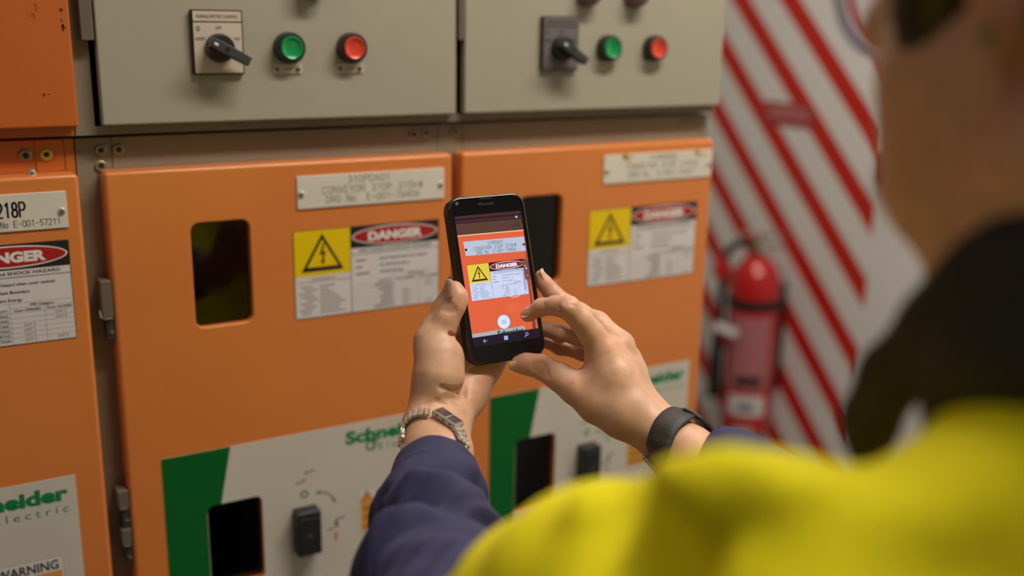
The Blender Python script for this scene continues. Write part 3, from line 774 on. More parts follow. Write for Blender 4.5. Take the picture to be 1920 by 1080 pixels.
b.rect(.0248, .0251, .0388, .0484, y0 - 3 * e, E_DK)
for x in (.0220, .0272): b.ring(x, .0430, .0011, .0014, y0 - 3 * e, E_DK); b.poly(circle(x, .0430, .0004, 10), y0 - 3 * e, E_K)
b.poly([(-.0267, .0336), (.0308, .0327), (.0303, .0203), (-.0262, .0214)], y0 - e, E_PL)
for (s_, x, z, h, w_) in (('310PDA01', .0027, .0290, .0028, .0150), ('CONVEYOR 310P 315kW', .0020, .0252, .0028, .0400), ('DRG No. E-001-76406', .0025, .0216, .0028, .0368)):
    engrave(b, s_, x, z, h, y0 - 2 * e, E_K, w_, 'C', t=.00026)
for x, z in ((-.0252, .0266), (.0294, .0259)): b.poly(circle(x, z, .0011, 16), y0 - 2 * e, E_K)
danger_sign(b, -.0268, .0137, y0 - e, SS, k=.324, e=e)
b.poly([(.0243, .0055), (.0268, .0060), (.0256, -.0135), (.0236, -.0135)], y0 - 6 * e, em('stale', (.35, .42, .62)))
b.ring(.0138, -.0093, .0086, .0090, y0 - 7 * e, E_TW, n=48)
b.poly(rrect(.0256, .0311, -.0050, .0135, .0026), y0 - 7 * e, em('grip', (.22, .07, .05)))
b.poly(circle(.0283, .0052, .0009, 12), y0 - 8 * e, E_IC); b.poly(circle(.0276, .0075, .0007, 12), y0 - 8 * e, E_IC); b.line((.0277, -.0006), (.0284, -.0013), .0004, y0 - 8 * e, E_IC); b.line((.0284, -.0013), (.0291, -.0006), .0004, y0 - 8 * e, E_IC)
# right hand strip of the picture (gap and next door)
b.poly([(.0258, -.0471), (.0292, -.0471), (.0305, .0203), (.0296, .0203), (.0278, -.0200)], y0 - 5 * e, E_SH) 
b.poly([(-SX, -.0471), (.0183, -.0471), (.0183, -.0434), (-SX, -.0440)], y0 - 2 * e, E_GP)
b.text('Schneider', -.0078, -.0490, .0046, y0 - 3 * e, E_GR, w=.0250, bold=.04)
b.poly(circle(-.0003, -.0376, .0062, 48), y0 - 5 * e, em('ringblue', (.25, .30, .55))); b.poly(circle(-.0003, -.0376, .0057, 48), y0 - 6 * e, em('capture', (.72, .78, .92)))
b.frame(-.0024, .0018, -.0389, -.0360, .0003, y0 - 7 * e, E_G); b.ring(-.0003, -.0375, .0008, .0011, y0 - 7 * e, E_G, n=20)
b.rect(-SX, SX, SB, -.0471, y0 - 4 * e, E_BAR)
z = -.0512
b.line((-.0217, z), (-.0180, z), .0004, y0 - 5 * e, E_IC); b.line((-.0217, z), (-.0201, z + .0016), .0004, y0 - 5 * e, E_IC); b.line((-.0217, z), (-.0201, z - .0016), .0004, y0 - 5 * e, E_IC)
for i in (0, 1):
    for j in (0, 1): b.rect(-.0023 + i * .0019, -.0006 + i * .0019, z - .0017 + j * .0018, z - .0001 + j * .0018, y0 - 5 * e, E_IC)
b.ring(.0197, z + .0006, .0010, .0014, y0 - 5 * e, E_IC, n=24); b.line((.0187, z - .0004), (.0173, z - .0019), .0005, y0 - 5 * e, E_IC)
b.poly(circle(.0262, .0503, .0010, 16), y0 - 5 * e, E_IC)
tag(b.build('screen', ph), 'lit screen with a camera view of the orange door and its labels')
b = MB(); b.slab(-.0015, .0015, .020, .040, 0, .0012, CASE, r=.0006, bev=.0004); o = b.build('side_button', ph); o.location = (.0362, .005, 0); o.rotation_euler = (0, 0, math.radians(90))
# ---------------------------------------------------------------- smooth solid modelling (distance field -> mesh)
class Field:
    def __init__(s, lo, hi, h):
        s.lo = np.array(lo, float); s.h = h
        s.n = np.ceil((np.array(hi) - s.lo) / h).astype(int) + 1
        s.F = np.full(tuple(s.n), 1.0, np.float32)
    def sub(s, lo, hi):
        a = np.clip(np.floor((np.array(lo) - s.lo) / s.h).astype(int), 0, s.n - 1)
        b = np.clip(np.ceil((np.array(hi) - s.lo) / s.h).astype(int) + 1, 1, s.n)
        ax = [s.lo[i] + s.h * np.arange(a[i], b[i]) for i in range(3)]
        G = np.stack(np.meshgrid(*ax, indexing='ij'), -1).astype(np.float32)
        return tuple(slice(a[i], b[i]) for i in range(3)), G

def d_cone(G, a, b, r1, r2):
    a = np.array(a, np.float32); ba = np.array(b, np.float32) - a; L = float(ba @ ba) + 1e-12
    t = np.clip(((G - a) @ ba) / L, 0, 1)
    q = G - a - t[..., None] * ba
    return np.sqrt((q * q).sum(-1)) - (r1 + (r2 - r1) * t)
def d_ell(G, c, A, r):
    q = (G - np.array(c, np.float32)) @ np.array(A, np.float32).T      # rows of A are the axes
    r = np.array(r, np.float32)
    k0 = np.sqrt(((q / r) ** 2).sum(-1)); k1 = np.sqrt(((q / (r * r)) ** 2).sum(-1)) + 1e-9
    return k0 * (k0 - 1) / k1
def smin(a, b, k):
    if k <= 0: return np.minimum(a, b)
    h = np.maximum(k - np.abs(a - b), 0) / k
    return np.minimum(a, b) - h * h * k * .25
def smax(a, b, k): return -smin(-a, -b, k)

def prim_box(p, m):
    if p[0] == 'c':
        a, b = np.array(p[1]), np.array(p[2]); r = max(p[3], p[4])
        return np.minimum(a, b) - r - m, np.maximum(a, b) + r + m
    c = np.array(p[1]); r = max(p[3]); return c - r - m, c + r + m
def prim_d(G, p):
    return d_cone(G, *p[1:5]) if p[0] == 'c' else d_ell(G, p[1], p[2], p[3])

def solid(groups, cuts=(), h=.001, kj=.006, extra=None):
    """groups: list of (prims, k_inside[, k_join]); cuts: (prims, k)"""
    allb = [prim_box(p, .004) for g in groups for p in g[0]]
    lo = np.min([b[0] for b in allb], 0) - 3 * h; hi = np.max([b[1] for b in allb], 0) + 3 * h
    Fd = Field(lo, hi, h); base = None; m = .012 + 4 * h
    for gi, g in enumerate(groups):
        bx = [prim_box(p, m) for p in g[0]]
        sl, G = Fd.sub(np.min([b[0] for b in bx], 0), np.max([b[1] for b in bx], 0))
        loc = None
        for p in g[0]:
            d = prim_d(G, p); loc = d if loc is None else smin(loc, d, g[1])
        if gi == 0:
            Fd.F[sl] = loc; base = Fd.F.copy()
        else:
            k = g[2] if len(g) > 2 else kj
            Fd.F[sl] = np.minimum(Fd.F[sl], smin(base[sl], loc, k)) if not (len(g) > 3 and g[3]) else smin(Fd.F[sl], loc, k)
            if len(g) > 3 and g[3]: base = Fd.F.copy()
    for p, k in cuts:
        lo_, hi_ = prim_box(p, .006)
        sl, G = Fd.sub(lo_, hi_); Fd.F[sl] = smax(Fd.F[sl], -prim_d(G, p), k)
    if extra: extra(Fd)
    return surface(Fd)

def surface(Fd):
    F = Fd.F; n = F.shape; ins = F < 0
    c = ins[:-1, :-1, :-1].astype(np.int8)
    for dx in (0, 1):
        for dy in (0, 1):
            for dz in (0, 1):
                if dx + dy + dz: c = c + ins[dx:n[0] - 1 + dx, dy:n[1] - 1 + dy, dz:n[2] - 1 + dz]
    act = np.argwhere((c > 0) & (c < 8))
    idx = np.full(tuple(k - 1 for k in n), -1, np.int64); idx[tuple(act.T)] = np.arange(len(act))
    acc = np.zeros((len(act), 3)); cnt = np.zeros(len(act))
    cor = [(i, j, k) for i in (0, 1) for j in (0, 1) for k in (0, 1)]
    val = {q: F[act[:, 0] + q[0], act[:, 1] + q[1], act[:, 2] + q[2]] for q in cor}
    for p in cor:
        for ax in range(3):
            if p[ax]: continue
            q = list(p); q[ax] = 1; q = tuple(q); a, b = val[p], val[q]
            m = (a < 0) != (b < 0); t = np.where(m, a / np.where(m, a - b, 1), 0)
            P = np.zeros((len(act), 3)) + np.array(p); P[:, ax] = t
            acc += P * m[:, None]; cnt += m
    V = (act + acc / cnt[:, None]) * Fd.h + Fd.lo
    quads = []
    for ax in range(3):
        u, v = (ax + 1) % 3, (ax + 2) % 3
        sa = [slice(None)] * 3; sb = [slice(None)] * 3; sa[ax] = slice(0, -1); sb[ax] = slice(1, None)
        A = ins[tuple(sa)]; B_ = ins[tuple(sb)]
        e = np.argwhere(A != B_); e = e[(e[:, u] > 0) & (e[:, v] > 0) & (e[:, u] < n[u] - 1) & (e[:, v] < n[v] - 1)]
        s_ = A[tuple(e.T)]
        def g(du, dv):
            q = e.copy(); q[:, u] -= du; q[:, v] -= dv; return idx[tuple(q.T)]
        Q = np.stack([g(1, 1), g(0, 1), g(0, 0), g(1, 0)], 1)
        Q[~s_] = Q[~s_][:, ::-1]; quads.append(Q)
    Q = np.concatenate(quads); Q = Q[(Q >= 0).all(1)]
    return V, Q

def smooth_mesh(V, Q, it=2, w=.5):
    E_ = np.concatenate([Q[:, [0, 1]], Q[:, [1, 2]], Q[:, [2, 3]], Q[:, [3, 0]]])
    for _ in range(it):
        S = np.zeros_like(V); c = np.zeros(len(V))
        for a in range(3):
            S[:, a] = np.bincount(E_[:, 0], V[E_[:, 1], a], len(V)) + np.bincount(E_[:, 1], V[E_[:, 0], a], len(V))
        c = np.bincount(E_[:, 0], minlength=len(V)) + np.bincount(E_[:, 1], minlength=len(V))
        V = V * (1 - w) + w * S / np.maximum(c, 1)[:, None]
    return V
def mesh_obj(name, V, Q, mats, parent=None, midx=None, tint=None):
    me = bpy.data.meshes.new(name)
    me.from_pydata(V.tolist(), [], [tuple(q) for q in (Q.tolist() if hasattr(Q, 'tolist') else Q)])
    for m in mats: me.materials.append(m)
    if midx is not None: me.polygons.foreach_set('material_index', midx)
    me.polygons.foreach_set('use_smooth', [True] * len(me.polygons))
    if tint is not None:
        at_ = me.color_attributes.new('tint', 'FLOAT_COLOR', 'POINT')
        at_.data.foreach_set('color', np.concatenate([tint, np.ones((len(tint), 1))], 1).ravel())
    me.update()
    o = bpy.data.objects.new(name, me); COL.objects.link(o); o.parent = parent
    return o

def R_px(r, d): return r * d / F_PX
def chain(pts):
    """pts: (px, py, depth, radius in px) -> tapered limbs"""
    P = [(at(p[0], p[1], p[2]), R_px(p[3], p[2])) for p in pts]
    if len(P) == 1: return [('c', P[0][0], P[0][0] + 1e-5, P[0][1], P[0][1])]
    return [('c', a[0], b[0], a[1], b[1]) for a, b in zip(P[:-1], P[1:])]

def skin_mat():
    m = bpy.data.materials.new('skin'); m.use_nodes = True
    nt = m.node_tree; b = nt.nodes['Principled BSDF']
    b.inputs['Roughness'].default_value = .42; b.inputs['Specular IOR Level'].default_value = .45
    b.inputs['Subsurface Weight'].default_value = .12; b.inputs['Subsurface Radius'].default_value = (1, .35, .2); b.inputs['Subsurface Scale'].default_value = .006
    a = nt.nodes.new('ShaderNodeAttribute'); a.attribute_name = 'tint'
    tc = nt.nodes.new('ShaderNodeTexCoord')
    n = nt.nodes.new('ShaderNodeTexNoise'); n.inputs['Scale'].default_value = 90; n.inputs['Detail'].default_value = 5; nt.links.new(tc.outputs['Object'], n.inputs[0])
    r = nt.nodes.new('ShaderNodeMapRange'); r.inputs['From Min'].default_value = .3; r.inputs['From Max'].default_value = .7; r.inputs['To Min'].default_value = .9; r.inputs['To Max'].default_value = 1.1
    nt.links.new(n.outputs[0], r.inputs[0])
    v = nt.nodes.new('ShaderNodeVectorMath'); v.operation = 'SCALE'; nt.links.new(a.outputs['Color'], v.inputs[0]); nt.links.new(r.outputs[0], v.inputs['Scale'])
    nt.links.new(v.outputs[0], b.inputs['Base Color'])
    vo = nt.nodes.new('ShaderNodeTexVoronoi'); vo.inputs['Scale'].default_value = 1400; vo.feature = 'DISTANCE_TO_EDGE'
    mp = nt.nodes.new('ShaderNodeMapping'); mp.inputs['Scale'].default_value = (1, 1, .7); nt.links.new(tc.outputs['Object'], mp.inputs[0]); nt.links.new(mp.outputs[0], vo.inputs['Vector'])
    n2 = nt.nodes.new('ShaderNodeTexNoise'); n2.inputs['Scale'].default_value = 350; n2.inputs['Detail'].default_value = 4; nt.links.new(tc.outputs['Object'], n2.inputs[0])
    ad = nt.nodes.new('ShaderNodeMath'); ad.operation = 'ADD'; nt.links.new(vo.outputs['Distance'], ad.inputs[0]); nt.links.new(n2.outputs[0], ad.inputs[1])
    bp = nt.nodes.new('ShaderNodeBump'); bp.inputs['Strength'].default_value = .20; bp.inputs['Distance'].default_value = .0005
    nt.links.new(ad.outputs[0], bp.inputs['Height']); nt.links.new(bp.outputs[0], b.inputs['Normal'])
    return m
SKIN = skin_mat()
SKIN_C = np.array([.63, .365, .24])
NAILM = mat('fingernail', (.64, .39, .30), .34)
NAILT = mat('fingernail_tip', (.70, .57, .38), .34)

def tint_of(V, spots):
    T = np.tile(SKIN_C, (len(V), 1))
    for c, r, col, k in spots:
        d = np.linalg.norm(V - c, axis=1); w_ = k * np.exp(-(d / r) ** 2)
        T = T * (1 - w_[:, None]) + np.array(col) * w_[:, None]
    return T

def nail(c, axis, normal, w, l, tip=.25, curve=.9):
    """curved plate; c = middle of the root, axis = towards the tip; returns verts, faces, material ids"""
    c = np.array(c); a = np.array(axis) / np.linalg.norm(axis); n = np.array(normal) - a * (np.array(normal) @ a); n /= np.linalg.norm(n)
    s_ = np.cross(a, n); R = w / 2 / math.sin(curve); V = []; F = []; M_ = []
    nu, nv = 10, 14
    for lay in (0, 1):
        for j in range(nv + 1):
            t = j / nv; ww = 1.0
            if t < .18: ww = math.sqrt(max(1 - ((.18 - t) / .18) ** 2 * .75, 0))
            if t > .80: ww = math.sqrt(max(1 - ((t - .80) / .20) ** 2 * .65, 0))
            for i in range(nu + 1):
                th = (i / nu * 2 - 1) * curve * ww
                V.append(c + a * (l * t) + s_ * (R * math.sin(th)) + n * (R * math.cos(th) - R - .0006 * lay - .0012 * t * t * 0))
    N = (nu + 1) * (nv + 1)
    for lay in (0, 1):
        for j in range(nv):
            for i in range(nu):
                q = [lay * N + j * (nu + 1) + i, lay * N + j * (nu + 1) + i + 1, lay * N + (j + 1) * (nu + 1) + i + 1, lay * N + (j + 1) * (nu + 1) + i]
                F.append(q if lay == 0 else q[::-1]); M_.append(2 if j >= nv * (1 - tip) else 1)
    b_ = [j * (nu + 1) for j in range(nv + 1)] + [nv * (nu + 1) + i for i in range(1, nu + 1)] + [j * (nu + 1) + nu for j in range(nv - 1, -1, -1)] + list(range(nu - 1, 0, -1))
    for i in range(len(b_)):
        p, q = b_[i], b_[(i + 1) % len(b_)]; F.append([p, q, q + N, p + N]); M_.append(1)
    return np.array(V), F, M_

# ---------------------------------------------------------------- the worker
HAND_V, HAND_Q, HAND_M, HAND_T = [], [], [], []
def add_part(V, Q, M_=None, T=None):
    b_ = sum(len(v) for v in HAND_V)
    HAND_V.append(np.array(V)); HAND_Q.extend([tuple(int(i) + b_ for i in q) for q in (Q.tolist() if hasattr(Q, 'tolist') else Q)])
    HAND_M.extend(M_ if M_ is not None else [0] * len(Q)); HAND_T.append(T if T is not None else np.tile(SKIN_C, (len(V), 1)))

RED = (.66, .27, .19); PALE = (.68, .47, .32); DKR = (.42, .16, .11)
# left hand (image left): thumb on the left edge of the phone, palm and fingers behind it
palmL = chain([(808, 905, .800, 40), (808, 850, .828, 50), (800, 800, .846, 42), (815, 745, .862, 40)]) + chain([(828, 905, .800, 40), (834, 850, .830, 49), (838, 800, .852, 40), (870, 745, .884, 36), (889, 712, .896, 31)]) \
    + chain([(815, 745, .868, 36), (808, 690, .884, 28), (808, 655, .888, 25)]) + chain([(850, 740, .883, 34), (850, 690, .900, 26), (852, 655, .903, 22)]) \
    + chain([(870, 740, .886, 34), (888, 690, .900, 25), (890, 662, .908, 22)]) + chain([(887, 712, .892, 33), (912, 688, .899, 25), (925, 675, .905, 20)])
thenar = chain([(802, 790, .850, 34), (812, 745, .856, 38), (822, 705, .857, 44), (826, 670, .861, 38), (812, 645, .868, 29)])
thumbL = chain([(815, 655, .865, 31), (813, 638, .867, 29), (837, 601, .865, 21.0), (852, 573, .865, 18.5), (857, 555, .866, 16.2), (852, 540, .867, 13.5)])
fingL = [chain([(806, 650, .886, 27), (810, 617, .893, 21), (831, 578, .898, 19), (855, 533, .901, 17), (880, 500, .906, 13)]),
         chain([(852, 655, .903, 22), (880, 610, .910, 18), (915, 580, .915, 16), (945, 560, .916, 13)]),
         chain([(890, 662, .908, 22), (920, 630, .914, 17), (950, 610, .918, 15), (970, 600, .918, 13)]),
         chain([(922, 680, .903, 20), (945, 655, .910, 16), (962, 640, .914, 14), (975, 632, .915, 12)])]
ob = chain  # shorthand
cr = lambda a, b, r, k=.0012: (('c', at(*a), at(*b), r, r), k)
def surf(px, py, prims, d0=.78, d1=.96):
    G = np.array([at(px, py, d) for d in np.linspace(d0, d1, 500)]); D = None
    for p in prims:
        d = prim_d(G, p); D = d if D is None else smin(D, d, .008)
    return G[int(np.argmax(D < 0))] if (D < 0).any() else None
def groove(pts, prims, depth=.0005, r=.0016, k=.0016):
    P = [surf(x, y, prims) for x, y in pts]; out = []
    for a, b in zip(P[:-1], P[1:]):
        if a is None or b is None: continue
        out.append((('c', a - CF * (r - depth), b - CF * (r - depth), r, r), k))
    return out
cutsL = [cr((869, 652, .872), (869, 705, .866), .0020, .004), cr((869, 705, .866), (868, 742, .862), .0014, .006),
         cr((842, 626, .856), (858, 634, .868), .0012, .003), cr((858, 634, .860), (868, 660, .866), .0011, .003),
         cr((858, 634, .866), (869, 655, .870), .0014, .004)]
allL = palmL + thenar + thumbL
for g in ([(838, 741), (852, 736), (866, 738)], [(834, 749), (850, 746), (866, 748)], [(798, 757), (818, 752), (836, 757)], [(828, 727), (846, 731), (864, 727)],
          [(833, 574), (842, 577), (853, 578)], [(830, 580), (842, 584), (855, 585)], [(836, 568), (847, 570)]):
    cutsL += groove(g, allL, .0004 if g[0][1] > 600 else .0003, .0020, .0024)
groupsL = [(palmL, .010), (thenar, .010, .004, True), (thumbL, .007, .012, True)] + [(f, .005, .007) for f in fingL]
V, Q = solid(groupsL, cutsL, h=.00095)
V = smooth_mesh(V, Q, 1, .4)
spots = [(at(855, 550, .856), .009, RED, .55), (at(838, 598, .855), .010, RED, .18), (at(800, 642, .853), .012, PALE, .5), (at(845, 627, .862), .006, DKR, .5),
         (at(905, 740, .865), .014, RED, .35), (at(925, 700, .88), .012, RED, .35), (at(822, 700, .842), .018, PALE, .35), (at(865, 705, .862), .010, RED, .3)]
add_part(V, Q, None, tint_of(V, spots))
nx = lambda x, y, z: camv(x, y, z)
v_, f_, m_ = nail(at(842, 559, .8560) + nx(-.0006, 0, .0006), nx(-.10, -1, .03), nx(-.72, -.05, -.62), .0092, .0155, tip=.22)
add_part(v_, f_, m_)

# right hand: index finger over the screen, thumb under the phone, others behind its right edge
palmR = chain([(1330, 880, .800, 50), (1290, 850, .826, 46), (1232, 808, .850, 40), (1182, 764, .858, 42), (1152, 710, .864, 42), (1132, 668, .866, 31)]) \
    + chain([(1335, 885, .82, 50), (1290, 850, .845, 46), (1234, 808, .870, 39), (1190, 752, .880, 34), (1176, 700, .885, 31), (1162, 652, .880, 25)]) \
    + chain([(1234, 808, .870, 39), (1186, 746, .890, 30), (1174, 700, .898, 28), (1170, 672, .896, 24)]) \
    + chain([(1232, 812, .870, 36), (1180, 755, .892, 26), (1166, 712, .902, 24), (1160, 690, .906, 24)])
thR = chain([(1225, 806, .852, 34), (1165, 780, .856, 38), (1120, 757, .862, 35), (1078, 727, .868, 28), (1046, 705, .874, 23.5), (1012, 687, .880, 19.5), (985, 682, .883, 16.5), (970, 684, .884, 13)])
webR = chain([(1120, 740, .866, 26), (1125, 700, .868, 22)])
fingR = [chain([(1134, 662, .866, 29), (1108, 624, .862, 22.5), (1090, 601, .858, 20.5), (1066, 577, .854, 20), (1042, 573, .862, 16.5), (1015, 576, .870, 14.5), (992, 589, .8765, 11.0), (986, 592, .878, 9)]),
         chain([(1162, 645, .882, 25), (1120, 606, .892, 21), (1086, 588, .902, 19), (1058, 570, .908, 17.5), (1036, 550, .909, 15.5), (1021, 532, .908, 13.5), (1013.5, 517, .907, 10.5)]),
         chain([(1170, 670, .896, 23), (1135, 652, .903, 19), (1092, 634, .909, 16.5), (1050, 626, .913, 15), (1028, 619, .917, 12), (1008, 613, .919, 11)]),
         chain([(1160, 690, .906, 22), (1130, 675, .916, 17), (1092, 661, .924, 14), (1050, 652, .927, 12.5), (1022, 643, .927, 10)])]
cutsR = [cr((1078, 700, .868), (1100, 690, .866), .0006, .0025), cr((1098, 640, .862), (1093, 690, .866), .0009, .003)]
allR = palmR + thR + fingR[0]
for g in ([(1003, 681), (1006, 693), (1009, 702)], [(1009, 680), (1012, 692), (1015, 704)], [(1014, 679), (1018, 693), (1021, 706)], [(1019, 680), (1024, 694), (1027, 706)], [(998, 686), (1000, 694)],
          [(1060, 561), (1068, 558), (1077, 562)], [(1058, 566), (1068, 563), (1079, 568)], [(1062, 571), (1070, 569), (1081, 574)], [(1019, 568), (1021, 580), (1024, 590)], [(1047, 576), (1050, 585), (1053, 595)]):
    cutsR += groove(g, allR, .0005)
cutsR += groove([(1022, 632), (1050, 642), (1075, 650), (1094, 655)], fingR[2] + fingR[3], .0022, .0022, .002)
groupsR = [(palmR, .012), (thR, .008, .012, True), (webR, .01, .014, True)] + [(fingR[0], .006, .010)] + [(f, .005, .008) for f in fingR[1:]]
V, Q = solid(groupsR, cutsR, h=.00095)
V = smooth_mesh(V, Q, 1, .4)
spots = [(at(1070, 562, .846), .008, RED, .35), (at(1000, 590, .872), .010, RED, .45), (at(1050, 585, .855), .007, RED, .3), (at(985, 672, .877), .010, RED, .4), (at(1140, 645, .851), .013, RED, .28), (at(1168, 628, .868), .009, RED, .3),
         (at(1010, 530, .90), .009, RED, .5), (at(1060, 645, .905), .02, DKR, .25), (at(1035, 650, .91), .012, DKR, .4), (at(1160, 770, .84), .025, PALE, .25), (at(1074, 718, .856), .0016, (.5, .05, .05), .8), (at(1015, 690, .872), .006, DKR, .2)]
add_part(V, Q, None, tint_of(V, spots))
v_, f_, m_ = nail(at(988, 688, .8765), nx(-1, .05, .12), nx(-.1, .50, -.80), .0090, .0150, tip=.25); add_part(v_, f_, m_)
v_, f_, m_ = nail(at(1027, 526, .9040), nx(-.42, -1, .05), nx(.78, -.25, -.25), .0080, .0115, tip=.3); add_part(v_, f_, m_)
v_, f_, m_ = nail(at(1005, 583, .8722), nx(-1, .32, .22), nx(-.3, -.85, -.05), .0075, .0130, tip=.2); add_part(v_, f_, m_)


# ---- head, in its own frame: f forward, l to the worker's left, u up
HC = CAM + camv(.230, -.094, .394)
F_ = camv(-.42, .20, .885); F_ /= np.linalg.norm(F_)
U_ = np.array([0, 0, 1.0]); U_ = U_ - F_ * (U_ @ F_); U_ /= np.linalg.norm(U_)
L_ = np.cross(U_, F_)
roll = math.radians(10); U_, L_ = U_ * math.cos(roll) - L_ * math.sin(roll) * -1 * -1, L_ * math.cos(roll) + U_ * math.sin(roll)
HS = .97
def hp(f, l, u): return HC + (F_ * f + L_ * l + U_ * u) * HS
def hc(a, b, r1, r2): return ('c', hp(*a), hp(*b), r1 * HS, r2 * HS)
HA = np.array([F_, L_, U_])
def he(c, r): return ('e', hp(*c), HA, np.array(r) * HS)
NB = CAM + camv(.262, .105, .385)
head = [he((-.008, 0, .038), (.098, .076, .088)), he((.035, 0, -.030), (.056, .056, .078)), hc((.042, .044, -.008), (.058, .034, -.045), .030, .028), hc((.042, -.044, -.008), (.058, -.034, -.045), .030, .028),
        hc((.000, .050, -.058), (.070, .012, -.098), .020, .020), hc((.000, -.050, -.058), (.070, -.012, -.098), .020, .020), hc((.074, -.006, -.098), (.074, .006, -.098), .019, .019),
        hc((.080, .038, .034), (.088, -.038, .034), .010, .010)]
nose = [hc((.088, 0, .018), (.108, 0, -.022), .008, .012), hc((.100, .010, -.028), (.100, -.010, -.028), .007, .007)]
lips = [he((.092, 0, -.058), (.010, .024, .006)), he((.090, 0, -.066), (.010, .021, .007))]
earL = [he((-.014, .079, .018), (.019, .010, .031)), he((-.008, .076, -.009), (.009, .007, .012))]
earR = [he((-.008, -.077, -.004), (.019, .008, .031)), he((-.002, -.074, -.030), (.009, .007, .011))]
neck = [('c', hp(-.028, 0, -.050), NB, .050, .056), ('c', hp(-.020, 0, -.06), NB + np.array([0, .02, 0]), .045, .05)]
cuts = [([0], .01)]
cutsH = [(he((.094, .031, .012), (.014, .016, .010)), .008), (he((.094, -.031, .012), (.014, .016, .010)), .008), (he((-.008, .088, .026), (.010, .020, .014)), .003), (he((-.003, -.086, -.003), (.010, .008, .018)), .004),
         (hc((.102, .018, -.062), (.102, -.018, -.062), .0012, .0012), .002)]
V, Q = solid([(head, .022), (neck, .02, .03, True), (nose, .008, .010, True), (lips, .004, .006, True), (earL, .006, .006, True), (earR, .006, .006, True)], cutsH, h=.0028)
V = smooth_mesh(V, Q, 1, .4)
FC = np.array([.56, .285, .17])
T = tint_of(V, [(hp(.03, .06, -.03), .04, (.62, .27, .17), .35), (hp(-.008, .08, -.02), .02, (.62, .22, .15), .5), (hp(.095, 0, -.062), .014, (.55, .18, .15), .7)])
add_part(V, Q, None, T)
def ball(c, r, m_):
    n = 16; V = []; F = []
    for i in range(n + 1):
        for j in range(n): a = math.pi * i / n; b_ = 2 * math.pi * j / n; V.append(c + r * np.array([math.sin(a) * math.cos(b_), math.sin(a) * math.sin(b_), math.cos(a)]))
    for i in range(n):
        for j in range(n): F.append([i * n + j, i * n + (j + 1) % n, (i + 1) * n + (j + 1) % n, (i + 1) * n + j])
    add_part(np.array(V), F, [m_] * len(F))
for s_ in (1, -1): ball(hp(.080, .031 * s_, .012), .0115, 3); ball(hp(.0865, .031 * s_, .012), .0056, 4)

# ---- arms, trunk inside the clothes
def W(x, y, z): return CAM + camv(x, y, z)
LS = at(1660, 1230, .352); LE = at(930, 1275, .53); LW = at(815, 870, .81)
RS = W(.41, .13, .45); RE = W(.33, .27, .685); RW = at(1300, 856, .815)
down = np.array([0, 0, -1.0]); side = (RS - LS) / np.linalg.norm(RS - LS)
PEL = NB + down * .50 + np.array([0, -.03, 0])
arms = [('c', LS, LE, .026, .024), ('c', RS, RE, .028, .024), ('c', LS, NB, .026, .038), ('c', RS, NB, .028, .038), ('c', NB, PEL, .045, .07),
        ('c', NB + side * .08 + down * .16, PEL + side * .06, .06, .07), ('c', NB - side * .06 + down * .17, PEL - side * .06, .06, .07)]
fore = [('c', LE, at(822, 930, .785), .026, .016), ('c', RE, at(1400, 905, .79), .022, .018)]
V, Q = solid([(arms + fore, .03)], [], h=.006); add_part(V, Q)
WHITE_E = mat('eye_white', (.75, .72, .68), .2); IRIS = mat('eye_iris', (.10, .05, .03), .2)
PERSON = thing('person', 'person in a yellow and navy work shirt holding up a phone with both hands', 'person', (NB[0], NB[1], 0))
def own(o, lab=None):
    o.parent = PERSON; o.matrix_parent_inverse = Matrix.Translation((-NB[0], -NB[1], 0))
    if lab: tag(o, lab)
    return o
own(mesh_obj('body', np.concatenate(HAND_V), HAND_Q, [SKIN, NAILM, NAILT, WHITE_E, IRIS], None, HAND_M, np.concatenate(HAND_T)))

# ---- hair
HAIR = mat('dark_hair', (.022, .014, .010), .45, bump=.8, bscale=300, stretch=(1, 1, .15))
hair = [he((-.016, 0, .048), (.102, .086, .092)), hc((-.070, .030, .00), (-.070, .035, -.060), .040, .022), hc((-.070, -.030, .00), (-.070, -.035, -.060), .040, .022), hc((-.08, 0, .0), (-.078, 0, -.06), .04, .024)]
hs = [surf(x, y, head, .25, .6) + CF * .006 for x, y in ((1800, -95), (1764, 8), (1746, 62))]
lock = [('c', hs[0], hs[1], R_px(105, .4), R_px(72, .4)), ('c', hs[1], hs[2], R_px(72, .4), R_px(46, .4))]
hcut = [(he((.085, 0, -.045), (.095, .12, .095)), .01), (he((.0, .09, -.02), (.032, .03, .045)), .008), (he((.0, -.09, -.02), (.032, .03, .045)), .008)]
V, Q = solid([(hair, .02)], hcut, h=.004); V2, Q2 = solid([(lock, .01)], [], h=.003)
own(mesh_obj('hair', smooth_mesh(V, Q, 2), Q, [HAIR]))
own(mesh_obj('sideburn', V2, Q2, [HAIR]), 'dark lock of hair in front of the ear')
b = MB(); p = hp(-.008, .084, -.018); b.lathe(p, tuple(L_), [(.0001, 0), (.0032, 0), (.0032, .0015), (.0001, .0022)], mat('jade', (.17, .18, .10), .5), n=16); own(b.build('earring'), 'small green ear stud')

